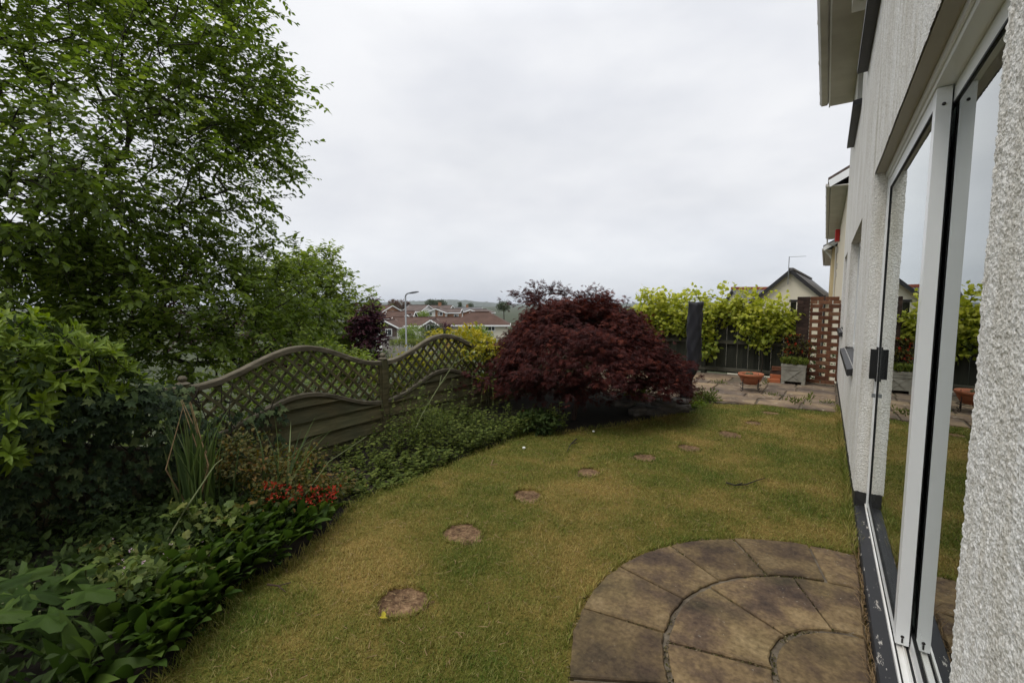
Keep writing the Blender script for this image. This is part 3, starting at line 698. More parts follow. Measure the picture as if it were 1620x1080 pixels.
# ---- far terrace
ter = MB(); ter.m = 1
ter.prism([(-4.4, 7.3), (-2.0, 7.2), (-1.3, 7.26), (-.739, 7.478), (-.267, 7.508), (.24, 7.558), (.24, 10.2), (-4.4, 10.2)], -.15, .008)
ter.m = 0
y = 7.5
rows = [.42, .3, .6, .45, .6, .35]
for ri, d in enumerate(rows):
    x = .225 - rng.random() * .25
    first = True
    while x > -4.3:
        wd = rng.choice([.3, .45, .6, .75, .9]) * (.9 + .2 * rng.random())
        x1 = .225 if first else x; x0 = x - wd; first = False
        if rng.random() < .93:
            dy0 = .012 * rng.normal(); sh = .0 if ri else max(0, .0)
            yy0 = y + (.1 * (x0 + .25) if ri == 0 and x0 < -.25 else 0)
            ter.k = rng.random()
            pl = [(x0 + .012, yy0 + .012), (x1 - .012, yy0 + .012 + dy0 * .3), (x1 - .012, y + d - .012), (x0 + .012, y + d - .012)]
            pl = [(a_ + rng.normal() * .006, b_ + rng.normal() * .006) for a_, b_ in pl]
            ter.prism(pl, -.02, .022 + .008 * rng.random(), .008)
        x = x0
    y += d
props(ter.build('terrace', [M['terrace'], M['mortar']]), kind='structure')


# ================================================================== WHITE HOUSE
def rough(p): return (vnoise(p, 205, 1) ** 1.5) * .0038 + vnoise(p, 95, 4) * .0018 + vnoise(p, 330, 2) * .0016 + vnoise(p, 14, 3) * .003 - .004
class Grid:
    def __init__(s): s.V = []; s.Q = []; s.n = 0
    def patch(s, O, U, Vv, lu, lv, step, nrm):
        nu, nv = max(1, int(lu / step)), max(1, int(lv / step))
        a_, b_ = np.meshgrid(np.linspace(0, lu, nu + 1), np.linspace(0, lv, nv + 1), indexing='ij')
        P = np.array(O) + a_[..., None] * np.array(U) + b_[..., None] * np.array(Vv)
        P = P + nrm(P) * rough(P)[..., None]
        id_ = np.arange((nu + 1) * (nv + 1)).reshape(nu + 1, nv + 1) + s.n
        s.V.append(P.reshape(-1, 3)); s.Q.append(np.stack([id_[:-1, :-1], id_[1:, :-1], id_[1:, 1:], id_[:-1, 1:]], -1).reshape(-1, 4)); s.n += P.shape[0] * P.shape[1]
    def quad(s, pts):
        s.V.append(np.array(pts, float)); s.Q.append(np.arange(4)[None] + s.n); s.n += 4
YN, YF, DT = 1.15, 3.98, 2.36          # sliding door opening: near jamb, far jamb, head
HEND, EAVE = 10.1, 4.95
house = thing('white_house', (4.0, 3.0, 0), 'white roughcast house with a sliding glass door and black window sills along the lawn', 'house')
WINS = [(5.1, 7.25, .93, 2.24), (8.35, 9.55, 1.08, 2.24), (3.6, 5.75, 3.83, 4.75), (6.75, 8.4, 3.83, 4.75)]
G = Grid()
def nface(P):
    nn = np.zeros(P.shape); nn[..., 0] = -1
    wf = np.clip(1 - np.abs(P[..., 1] - YF) / .014, 0, 1) * (P[..., 2] < DT + .02); nn[..., 1] -= wf
    wn = np.clip(1 - np.abs(P[..., 1] - YN) / .014, 0, 1) * (P[..., 2] < DT + .02); nn[..., 1] += wn
    return nn
def nrev(sgn):
    def f_(P):
        nn = np.zeros(P.shape); nn[..., 1] = sgn; nn[..., 0] = -np.clip(1 - np.abs(P[..., 0] - WALLX) / .014, 0, 1); return nn
    return f_
fy, fz = (0, 1, 0), (0, 0, 1)
G.patch((WALLX, .75, .16), fy, fz, YN - .75, 2.9 - .16, .003, nface)
G.patch((WALLX, YN, DT), fy, fz, YF - YN, 3.5 - DT, .0055, nface)
G.patch((WALLX, YF, .16), fy, fz, 5.1 - YF, 3.5 - .16, .007, nface)
G.patch((WALLX, .75, 2.9), fy, fz, YN - .75, .6, .007, nface)
G.patch((WALLX, YF, .16), (1, 0, 0), fz, .2, DT - .16, .004, nrev(-1))
G.patch((WALLX, YN, .05), (1, 0, 0), fz, .2, DT - .05, .005, nrev(1))
ys = sorted({-4, .75, 5.1, HEND, *[v_ for w_ in WINS for v_ in w_[:2]]}); zs = sorted({.16, 3.5, EAVE + .1, *[v_ for w_ in WINS for v_ in w_[2:]]})
for y0, y1 in zip(ys[:-1], ys[1:]):
    for z0, z1 in zip(zs[:-1], zs[1:]):
        ym, zm = (y0 + y1) / 2, (z0 + z1) / 2
        if any(w_[0] < ym < w_[1] and w_[2] < zm < w_[3] for w_ in WINS): continue
        if .75 < ym < 5.1 and zm < 3.5: continue
        G.quad([(WALLX, y0, z0), (WALLX, y0, z1), (WALLX, y1, z1), (WALLX, y1, z0)])
for y0, y1, z0, z1 in WINS:
    xr = WALLX + .13
    G.quad([(WALLX, y1, z0), (WALLX, y1, z1), (xr, y1, z1), (xr, y1, z0)]); G.quad([(WALLX, y0, z0), (xr, y0, z0), (xr, y0, z1), (WALLX, y0, z1)])
    G.quad([(WALLX, y0, z1), (xr, y0, z1), (xr, y1, z1), (WALLX, y1, z1)])
G.quad([(WALLX, HEND, -.1), (WALLX, HEND, EAVE + .1), (8.5, HEND, EAVE + .1), (8.5, HEND, -.1)])
G.quad([(WALLX, -4, -.1), (8.5, -4, -.1), (8.5, -4, EAVE + .1), (WALLX, -4, EAVE + .1)])
G.quad([(8.5, -4, -.1), (8.5, HEND, -.1), (8.5, HEND, EAVE + .1), (8.5, -4, EAVE + .1)])
G.quad([(WALLX + .2, -4, EAVE + .1), (8.5, -4, EAVE + .1), (8.5, HEND, EAVE + .1), (WALLX + .2, HEND, EAVE + .1)])
for yy in (-4, HEND):
    G.quad([(WALLX, yy, EAVE + .1), (4.36, yy, EAVE + 2.4), (4.37, yy, EAVE + 2.4), (8.5, yy, EAVE + .1)])
Qa = np.concatenate(G.Q); wall = make('wall', np.concatenate(G.V), np.arange(len(Qa)) * 4, np.full(len(Qa), 4), Qa.ravel(), M['render'], house, smooth=True)
one('plinth', M['plinth'], lambda b: (b.box(WALLX + .008, WALLX + .3, YF + .001, HEND - .01, -.15, .163), b.box(WALLX + .008, WALLX + .3, -4, 1.1, -.15, .163)), house)
# lintel soffit over the door
def lint(b): b.box(WALLX + .006, WALLX + .085, YN + .002, YF - .002, DT, DT + .03)
one('lintel', M['soffit'], lint, house)
# room behind the glass
def room(b):
    x0, x1, y0, y1, z0, z1 = .44, 4.6, .2, 5.2, .07, 2.5
    b.m = 1; b.quad((x0, y0, z0), (x1, y0, z0), (x1, y1, z0), (x0, y1, z0)); b.m = 0
    b.quad((x0, y0, z1), (x0, y1, z1), (x1, y1, z1), (x1, y0, z1)); b.quad((x1, y0, z0), (x1, y0, z1), (x1, y1, z1), (x1, y1, z0))
    b.quad((x0, y1, z0), (x1, y1, z0), (x1, y1, z1), (x0, y1, z1)); b.quad((x0, y0, z0), (x0, y0, z1), (x1, y0, z1), (x1, y0, z0))
    b.quad((x0, y0, z0), (x0, YN, z0), (x0, YN, z1), (x0, y0, z1)); b.quad((x0, YF, z0), (x0, y1, z0), (x0, y1, z1), (x0, YF, z1))
one('room', [M['room'], M['carpet']], room, house)
# sliding door: frame > head, track, sill, two sash panels
FX = .303
dr = one('sliding_door', M['upvc'], lambda b: (
    b.box(FX, FX + .11, YN + .003, YF - .003, DT - .055, DT - .001), b.box(FX, FX + .11, YF - .045, YF - .004, .07, DT - .056),
    b.box(FX, FX + .11, YN + .004, YN + .045, .07, DT - .056), b.box(FX - .012, FX - .0005, YN + .003, YF - .003, DT - .03, DT - .001)), house)
one('sill', M['peel'], lambda b: b.add([(.238, 1.0, -.1), (.238, YF - .003, -.1), (.238, YF - .003, .048), (.238, 1.0, .048), (.243, 1.0, .056), (.243, YF - .003, .056), (.296, YF - .003, .066), (.296, 1.0, .066), (.296, 1.0, -.1), (.296, YF - .003, -.1)],
    [(0, 3, 2, 1), (3, 4, 5, 2), (4, 7, 6, 5), (7, 8, 9, 6), (1, 2, 5, 6, 9), (0, 8, 7, 4, 3)]), dr)
one('track', M['track'], lambda b: (b.box(.2965, .42, YN + .002, YF - .002, .04, .069), b.box(.2965, .304, YN + .002, YF - .002, .069, .083),
    b.box(.333, .336, YN + .002, YF - .002, .069, .079), b.box(.356, .365, YN + .002, YF - .002, .069, .083), b.box(.396, .399, YN + .002, YF - .002, .069, .079)), dr)
one('track_groove', M['rubber'], lambda b: (b.box(.3445, .3535, YN + .002, YF - .002, .069, .0705), b.box(.306, .313, YN + .002, YF - .002, .069, .0705)), dr)
def sash(x0, x1, y0, y1):
    """one glazed leaf: stiles, rails and its glass"""
    z0, z1, st = .084, DT - .058, .062
    s = one('door_leaf', M['upvc'], lambda b: (b.box(x0, x1, y0, y0 + st, z0, z1), b.box(x0, x1, y1 - st, y1, z0, z1),
        b.box(x0 + .001, x1 - .001, y0 + st, y1 - st, z0, z0 + .05), b.box(x0 + .001, x1 - .001, y0 + st, y1 - st, z1 - .06, z1)), dr)
    gx = x0 + .007
    one('pane', M['glass'], lambda b: b.box(gx, gx + .006, y0 + st - .008, y1 - st + .008, z0 + .04, z1 - .05), dr)
    g_ = .008
    one('gasket', M['rubber'], lambda b: (b.box(gx - .006, gx - .0005, y0 + st, y0 + st + g_, z0 + .05, z1 - .06), b.box(gx - .006, gx - .0005, y1 - st - g_, y1 - st, z0 + .05, z1 - .06),
        b.box(gx - .006, gx - .0005, y0 + st + g_, y1 - st - g_, z0 + .05, z0 + .05 + g_), b.box(gx - .006, gx - .0005, y0 + st + g_, y1 - st - g_, z1 - .06 - g_, z1 - .06)), dr)
    one('brush_strip', M['rubber'], lambda b: b.box(x1 + .0005, x1 + .005, y0 + .004, y0 + .03, z0 + .01, z1 - .01), dr)
    return s
sash(.308, .352, 2.38, YF - .047); sash(.356, .4, YN + .047, 2.62)
one('handle', M['rubber'], lambda b: (b.box(.268, .3075, YF - .1, YF - .085, .985, 1.185), b.box(.268, .276, YF - .084, YF - .062, .985, 1.185), b.box(.299, .3078, YF - .108, YF - .062, .97, 1.2)), dr)
one('latch', M['lampmetal'], lambda b: b.box(.288, .3077, YF - .1, YF - .085, .86, .885), dr)
one('screw', M['iron'], lambda b: [b.tube([(.33, 2.3805, z_), (.33, 2.377, z_)], .006, 10) for z_ in (.12, 2.24)] + [b.box(.327, .333, 2.377, 2.3805, .094, .112)], dr)
def window(y0, y1, z0, z1, sillx, upper=False):
    xr = WALLX + .13; f = .055
    wd = one('window', M['upvc'], lambda b: (b.box(xr - .05, xr, y0 + .002, y0 + f, z0, z1 - .002), b.box(xr - .05, xr, y1 - f, y1 - .002, z0, z1 - .002), b.box(xr - .049, xr, y0 + f, y1 - f, z0, z0 + f),
        b.box(xr - .049, xr, y0 + f, y1 - f, z1 - f, z1 - .002), b.box(xr - .048, xr, (y0 + y1) / 2 - .03, (y0 + y1) / 2 + .03, z0 + f, z1 - f)), house)
    one('pane', M['darkglass'], lambda b: (b.box(xr - .025, xr - .01, y0 + f, (y0 + y1) / 2 - .03, z0 + f, z1 - f), b.box(xr - .025, xr - .01, (y0 + y1) / 2 + .03, y1 - f, z0 + f, z1 - f)), wd)
    def sl_(b):
        b.add([(sillx, y0 - .06, z0 - .085), (sillx, y1 + .06, z0 - .085), (sillx, y1 + .06, z0 - .03), (sillx, y0 - .06, z0 - .03), (xr - .052, y0 + .003, z0 - .002), (xr - .052, y1 - .003, z0 - .002),
               (WALLX - .001, y0 - .06, z0 - .02), (WALLX - .001, y1 + .06, z0 - .02), (WALLX - .001, y0 - .06, z0 - .085), (WALLX - .001, y1 + .06, z0 - .085)],
              [(0, 3, 2, 1), (3, 6, 7, 2), (6, 4, 5, 7), (0, 8, 6, 3), (1, 2, 7, 9), (0, 1, 9, 8)])
        b.box(sillx + .008, sillx + .016, y0 - .05, y1 + .05, z0 - .093, z0 - .086)
    one('sill', M['black'], sl_, wd)
for i, w_ in enumerate(WINS): window(*w_, .186 if i < 2 else .148)
# eaves
SX = -.1
one('soffit', M['gutter'], lambda b: (b.box(SX, WALLX - .001, -4.1, HEND + .0, EAVE, EAVE + .02), b.add([(SX, HEND, EAVE + .001), (WALLX, HEND, EAVE + .001), (WALLX, HEND + .1, EAVE + .06), (SX, HEND + .05, EAVE + .06), (SX, HEND, EAVE + .2), (WALLX, HEND, EAVE + .2)], [(0, 1, 2, 3), (0, 3, 4), (1, 5, 2), (3, 2, 5, 4)])), house)
one('fascia', M['upvc'], lambda b: b.box(SX - .02, SX - .001, -4.1, HEND + .02, EAVE - .012, EAVE + .2), house)
def gut(b, y0, y1, x0, x1, zt):
    pr = [(x1, zt), (x1, zt - .05), (x1 - .02, zt - .085), (x0 + .03, zt - .085), (x0, zt - .04), (x0, zt), (x0 + .006, zt), (x1 - .006, zt - .02)]
    b.add([(x, y0, z) for x, z in pr] + [(x, y1, z) for x, z in pr], [tuple(range(8)), tuple(range(8, 16))[::-1]] + [(i, (i + 1) % 8, 8 + (i + 1) % 8, 8 + i) for i in range(8)])
gt = one('gutter', M['gutter'], lambda b: gut(b, -4, HEND - .15, SX - .15, SX - .024, EAVE + .06), house)
one('bracket', M['gutter'], lambda b: [gut(b, y_, y_ + .03, SX - .156, SX - .022, EAVE + .064) for y_ in np.arange(-3.5, HEND, 1.18)] + [gut(b, HEND - .15, HEND - .13, SX - .156, SX - .022, EAVE + .064)], gt)
def roof_slab(b, xe, ze, xr, zr, y0, y1, th=.1):
    b.add([(xe, y0, ze), (xe, y1, ze), (xr, y1, zr), (xr, y0, zr), (xe, y0, ze + th), (xe, y1, ze + th), (xr, y1, zr + th), (xr, y0, zr + th)],
          [(0, 1, 2, 3), (4, 7, 6, 5), (0, 4, 5, 1), (3, 2, 6, 7), (0, 3, 7, 4), (1, 5, 6, 2)])
one('roof', M['rooftile2'], lambda b: (roof_slab(b, SX - .07, EAVE + .14, 4.36, EAVE + 2.5, -4.15, HEND + .12), roof_slab(b, 8.9, EAVE + .14, 4.362, EAVE + 2.5, -4.15, HEND + .12)), house)
def wbox(b): b.cbox(.075, WALLX - .001, 5.5, 5.98, 4.42, 4.68, .01); b.tube([(.15, 5.8, 4.419), (.15, 5.8, 4.412)], .014, 10)
one('alarm_box', M['wallwhite'], wbox, house)
one('conduit', M['wallwhite'], lambda b: b.tube([(WALLX - .01, 6.3, EAVE - .01), (WALLX - .01, 6.3, 4.1)], .012, 8), house)

# ================================================================== BACK FENCE, BRICK SCREEN, VINE
BY = 10.12
bf = thing('timber_fence', (-2.2, BY, 0), 'dark stained closeboard timber fence behind the paved terrace under the grapevine', 'fence')
def fb(b):
    x = -.43; i = 0
    while x > -4.4:
        b.k = rng.random(); o = .012 if i % 2 else 0
        b.box(x - .098, x, BY + o, BY + o + .016, .06, 1.22 + .01 * rng.random()); x -= .1; i += 1
one('boards', M['darkfence'], fb, bf)
for z_ in (.1, .66, 1.12):
    one('rail', M['darkrail'], lambda b: b.add([(-4.4, BY - .055, z_), (-.43, BY - .055, z_), (-.43, BY - .001, z_), (-4.4, BY - .001, z_), (-4.4, BY - .05, z_ + .05), (-.43, BY - .05, z_ + .05), (-.43, BY - .001, z_ + .07), (-4.4, BY - .001, z_ + .07)],
        [(0, 3, 2, 1), (4, 5, 6, 7), (0, 1, 5, 4), (0, 4, 7, 3), (1, 2, 6, 5)]), bf)
for x_, h_ in ((-.5, 1.5), (-2.05, 1.26), (-3.9, 1.26)):
    p = one('post', M['darkfence'], lambda b: b.box(x_ - .045, x_ + .045, BY - .05 if h_ < 1.4 else BY + .03, BY + .12, 0, h_), bf)
    if h_ > 1.4: one('cap', M['black'], lambda b: b.prism([(x_ - .07, BY), (x_ + .07, BY), (x_ + .07, BY + .14), (x_ - .07, BY + .14)], h_ + .001, h_ + .05, .01), p)
# honeycomb brick screen
bs = thing('brick_screen', (0, 9.97, 0), 'open honeycomb red brick screen wall against the white house corner', 'brick wall')
def honey(b):
    ch, bl, gap, x0, x1, y0, y1 = .069, .214, .088, -.228, .231, 9.97, 10.07
    pit = bl + gap; nrow = 23
    for r in range(nrow):
        z0 = .02 + r * ch; z1 = z0 + ch - .008
        if r in (0, nrow - 1, nrow - 2):
            x = x0 - (.1 if r % 2 else 0)
            while x < x1:
                b.k = rng.random(); b.m = 0; a_, c_ = max(x, x0), min(x + bl, x1)
                if c_ - a_ > .02: b.cbox(a_, c_ - .006, y0, y1, z0, z1, .004)
                x += bl + .008
            continue
        x = x0 - ((.151) if r % 2 else 0) - .02
        while x < x1:
            b.k = rng.random(); b.m = 0; a_, c_ = max(x, x0), min(x + bl, x1)
            if c_ - a_ > .02: b.cbox(a_, c_, y0 + .002 * rng.random(), y1, z0, z1, .005)
            x += pit
    b.m = 1
    for r in range(1, nrow):
        z0 = .02 + r * ch - .008
        for par_ in (0, 1):
            x = x0 - ((.151) if (r - par_) % 2 else 0) - .02
            while x < x1:
                a_, c_ = max(x, x0), min(x + bl, x1)
                if c_ - a_ > .02 and par_ == 0: b.box(a_ + .006, c_ - .006, y0 + .006, y1 - .004, z0, z0 + .008)
                x += pit
one('bricks', [M['brick'], M['joint']], honey, bs)
def pier(b):
    for r in range(23):
        z0 = .02 + r * .069
        for a_, c_ in (((-.43, -.33), (-.325, -.232)) if r % 2 else ((-.43, -.232),)):
            b.k = rng.random(); b.cbox(a_, c_, 9.95, 10.11, z0, z0 + .062, .005)
    b.k = 0; b.box(-.425, -.236, 9.956, 10.1, 0, 1.6)
one('pier', M['darkbrick'], pier, bs)

# grapevine
gv = thing('grapevine', (-.98, 9.98, 0), 'yellow green grapevine sprawling along the top of the dark timber fence', 'vine')
VB = [((x_, BY - .08, 1.36 + .05 * math.sin(x_ * 4) - (.14 if x_ > -1.2 else 0)), (.24, .2, .26)) for x_ in np.arange(-3.3, -.6, .25)] + \
     [((-1.95, BY - .14, 1.0), (.12, .1, .3)), ((-1.93, BY - .14, .62), (.13, .09, .32)), ((-1.25, BY - .14, 1.0), (.22, .12, .22)), ((-.95, BY - .14, .86), (.26, .13, .26)), ((-.72, BY - .14, 1.1), (.2, .12, .16)),
      ((-2.6, BY - .1, 1.05), (.7, .14, .2)), ((-.5, BY - .12, 1.25), (.14, .12, .12)), ((-1.05, BY - .1, .75), (.1, .08, .2)), ((-3.1, BY - .1, 1.05), (.4, .14, .25))]
C, O = in_blobs(VB, 540, .35)
sh = np.column_stack([-3.35 + 2.75 * rng.random(46), BY - .1 + .1 * rng.normal(size=46), np.zeros(46)]); sh[:, 2] = 1.55 - .16 * (sh[:, 0] > -1.15) + .22 * rng.random(46) ** 1.5
O2 = np.zeros((46, 3)); O2[:, 2] = 1; C = np.concatenate([C, sh]); O = np.concatenate([O, O2])
O = unit(O + np.array([0, -.5, .25]))
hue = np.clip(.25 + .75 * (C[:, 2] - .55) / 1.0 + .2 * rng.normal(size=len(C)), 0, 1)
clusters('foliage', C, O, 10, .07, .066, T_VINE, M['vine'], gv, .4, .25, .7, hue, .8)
N_, p_, r_, _t = grow([(-.98, 9.98, 0), (-.95, 9.99, .35), (-1.0, 9.98, .7), (-.97, 9.99, 1.0)], np.concatenate([C[::9], sh]), .2, rtip=.0025, jit=.02)
limbs('stem', N_, p_, r_, M['bark'], gv, 5)

# ---- objects on the terrace
pt = thing('pot_stand', (-.97, 8.47, .025), 'thin black iron stand under the terracotta bowl', 'plant stand')
pc = (-.97, 8.47)
for k_ in range(4):
    a_ = R(45 + 90 * k_ + 8); dx, dy = math.cos(a_), math.sin(a_)
    one('leg', M['iron'], lambda b: b.tube([(pc[0] + dx * .165, pc[1] + dy * .165, .30), (pc[0] + dx * .16, pc[1] + dy * .16, .12), (pc[0] + dx * .16, pc[1] + dy * .16, .045), (pc[0] + dx * .18, pc[1] + dy * .18, .032), (pc[0] + dx * .2, pc[1] + dy * .2, .04), (pc[0] + dx * .2, pc[1] + dy * .2, .055)], .006, 6), pt)
one('ring', M['iron'], lambda b: (b.tube([(pc[0] + .16 * math.cos(t_), pc[1] + .16 * math.sin(t_), .13) for t_ in np.linspace(0, 2 * math.pi, 28)], .005, 6), b.tube([(pc[0] - .16, pc[1], .128), (pc[0] + .16, pc[1], .128)], .004, 6), b.tube([(pc[0], pc[1] - .16, .122), (pc[0], pc[1] + .16, .122)], .004, 6)), pt)
bw = thing('terracotta_bowl', (-.97, 8.47, .13), 'wide terracotta bowl raised on the iron stand in front of the dark fence', 'plant pot')
one('bowl', M['terracotta'], lambda b: b.lathe([(.085, .0), (.1, .005), (.14, .05), (.168, .11), (.178, .14), (.192, .143), (.198, .16), (.196, .18), (.188, .186), (.175, .182), (.168, .15), (.1, .145)], (pc[0], pc[1], .134)), bw, True)
one('soil', M['soil'], lambda b: b.lathe([(.167, 0), (.12, .008), (.03, .012)], (pc[0], pc[1], .281)), bw)
k = 26; an = rng.random(k) * 6.28; rr = .12 * np.sqrt(rng.random(k))
leaves('sprigs', np.column_stack([pc[0] + rr * np.cos(an), pc[1] + rr * np.sin(an), np.full(k, .29)]), rdir(k) * .8 + np.array([0, 0, .6]), rdir(k), .05, T_OVATE, M['greybush'], bw)
px0, px1, py0, py1 = -.6, -.235, 9.56, 9.86
pl_ = thing('stone_planter', (-.42, 9.71, .02), 'square grey stone planter with crossed relief between the brick heap and the honeycomb screen', 'planter')
def plant_(b):
    b.prism([(px0, py0), (px1, py0), (px1, py1), (px0, py1)], .07, .36, .0)
    b.prism([(px0 - .012, py0 - .012), (px1 + .012, py0 - .012), (px1 + .012, py1 + .012), (px0 - .012, py1 + .012)], .335, .385, .008)
    b.prism([(px0 - .006, py0 - .006), (px1 + .006, py0 - .006), (px1 + .006, py1 + .006), (px0 - .006, py1 + .006)], .3, .331, .006)
    for x_ in (px0, px1 - .05):
        for y_ in (py0, py1 - .05): b.box(x_ - .004, x_ + .054, y_ - .004, y_ + .054, .022, .298)
    xm = (px0 + px1) / 2
    for s_ in (-1, 1): b.obox((xm - .1 * s_, py0 - .004, .09), (xm + .1 * s_, py0 - .004, .28), .014, .016, (0, 1, 0))
    b.obox((xm - .15, py0 - .003, .285), (xm + .15, py0 - .003, .285), .012, .012, (0, 1, 0)); b.obox((xm - .15, py0 - .003, .085), (xm + .15, py0 - .003, .085), .012, .012, (0, 1, 0))
one('box', M['concrete'], plant_, pl_)
one('soil', M['soil'], lambda b: b.box(px0 + .02, px1 - .02, py0 + .02, py1 - .02, .386, .39), pl_)
bp = thing('bedding_plant', (-.42, 9.7, .39), 'low mat of bright green shoots growing in the stone planter', 'plant')
k = 420; q = np.column_stack([px0 - .02 + (px1 - px0 + .04) * rng.random(k), py0 - .02 + .3 * rng.random(k), .37 + .03 * rng.random(k)])
leaves('shoots', q, rdir(k) * .45 + np.array([0, -.1, 1]), rdir(k), .09 + .05 * rng.random(k), T_LANCE, M['hedge'], bp)
rb_ = thing('rose_bush', (-.4, 9.8, .39), 'bronze leaved bush with scattered red flowers rising from the back of the planter', 'bush')
RBB = [((-.42, 9.86, .75), (.19, .12, .26)), ((-.3, 9.84, .62), (.14, .1, .18)), ((-.5, 9.86, .58), (.14, .1, .14))]
C, O = in_blobs(RBB, 70, .3)
clusters('foliage', C, O, 8, .05, .045, T_OVATE, M['bronze'], rb_, .2, .5, .8, rng.random(70) * .6)
Cf = C[rng.choice(70, 16, False)]; clusters('flowers', Cf + np.array([0, -.04, .02]), np.tile([0, -.7, .7], (16, 1)), 6, .012, .035, T_SIMPLE, M['redflower'], rb_, 0, .4, .9)
N_, p_, r_, _t = grow([(-.42, 9.8, .38), (-.42, 9.81, .5)], C[::2], .12, rtip=.002, jit=.015); limbs('stem', N_, p_, r_, M['bark'], rb_, 5)
BR = [((-.72, 9.62, .022), 12, 'orangebrick', 'bright orange brick lying nearest the bowl at the foot of the heap'), ((-.7, 9.78, .022), -5, 'brick', 'dull red brick at the bottom of the heap against the fence'),
      ((-.685, 9.72, .094), 20, 'orangebrick', 'orange brick resting on the two bottom bricks beside the planter'), ((-.69, 9.75, .166), -12, 'darkbrick', 'dark mossy brick in the middle of the heap beside the planter'),
      ((-.67, 9.74, .238), 8, 'brick', 'topmost brick of the little heap beside the planter')]
for (x_, y_, z_), rz_, mt_, lb_ in BR:
    b = MB(); b.cbox(-.1, .1, -.05, .05, 0, .068, .005); o = b.build('loose_brick', M[mt_]); o.location = (x_, y_, z_); o.rotation_euler = (0, 0, R(rz_)); props(o, lb_, 'brick', 'loose bricks beside the planter')
props(one('garden_hose', M['rail'], lambda b: b.tube([(-.2, 9.85, .045), (-.12, 9.8, .04), (-.02, 9.76, .036), (.08, 9.74, .034), (.2, 9.72, .034)], .011, 7), None, True), 'thin grey hose lying along the foot of the honeycomb brick screen', 'hose')
WD = [((-.3, 7.82), .16, 'tawny', 'bushy olive weed clump in a joint of the terrace slabs'), ((-.14, 8.0), .17, 'sprout', 'single bright green leafy sprout standing in the terrace paving'),
      ((-1.5, 8.9), .13, 'tawny', 'flat yellow green weed on the terrace left of the terracotta bowl'), ((-.62, 8.25), .1, 'tawny', 'small weed in the slab joint right of the terracotta bowl'), ((.1, 8.05), .1, 'tawny', 'weed tuft on the terrace at the foot of the house wall'), ((-.82, 9.3), .12, 'sprout', 'leafy weed at the foot of the vine stem')]
for (x_, y_), h_, kd, lb_ in WD:
    k = 46 if kd == 'tawny' else 22; sp = .075 if kd == 'tawny' else .025
    q = np.column_stack([x_ + sp * rng.normal(size=k), y_ + sp * rng.normal(size=k), .02 + (0.3 if kd == 'tawny' else .75) * h_ * rng.random(k)])
    t_ = thing('paving_weed', (x_, y_, .025), lb_, 'weed', 'weeds in the terrace joints')
    leaves('leaves', q, rdir(k) * .7 + np.array([0, 0, .8]), rdir(k), h_ * (.2 + .25 * rng.random(k)), T_LANCE, M['hedge'] if kd == 'sprout' else M['weed'], t_)
    one('stem', M['stem'], lambda b: [b.tube([(x_ + .02 * rng.normal(), y_ + .02 * rng.normal(), .0), (x_ + .05 * rng.normal(), y_ + .05 * rng.normal(), h_ * .8)], .003, 5) for _ in range(4)], t_)

# ---- covered parasol
pb = gp(1081, 632)
pr = thing('covered_parasol', (pb[0], pb[1], 0), 'closed garden parasol wrapped in a black fabric cover beside the red maple', 'parasol')
def cover(b):
    n_ = 20; zz_ = np.linspace(.02, 1.5, 34); vs = []
    for z_ in zz_:
        u_ = z_ / 1.5; cx_, cy_ = pb[0] + .03 + .10 * min(1, max(0, (z_ - .3) / .25)) * 1.0, pb[1]
        for k_ in range(n_):
            a_ = 2 * math.pi * k_ / n_; r_ = .098 + .009 * math.sin(3 * a_ + z_ * 9) + .007 * math.sin(5 * a_ - z_ * 21) + .004 * rng.normal() * .5 - (.012 if z_ < .4 else 0)
            sq = 1 / max(abs(math.cos(a_)), abs(math.sin(a_))) ** .55
            vs.append((cx_ + r_ * sq * math.cos(a_), cy_ + r_ * sq * math.sin(a_), z_ + (.012 * math.sin(2 * a_) if u_ > .97 else 0)))
    m_ = len(zz_); b.add(vs, [(i * n_ + k_, i * n_ + (k_ + 1) % n_, (i + 1) * n_ + (k_ + 1) % n_, (i + 1) * n_ + k_) for i in range(m_ - 1) for k_ in range(n_)] + [tuple(range((m_ - 1) * n_, m_ * n_)), tuple(range(n_))[::-1]])
one('fabric_cover', M['cover'], cover, pr, True)
one('base', M['iron'], lambda b: b.lathe([(.2, 0), (.2, .03), (.05, .05), (.04, .06)], (pb[0] + .03, pb[1], -.02)), pr)

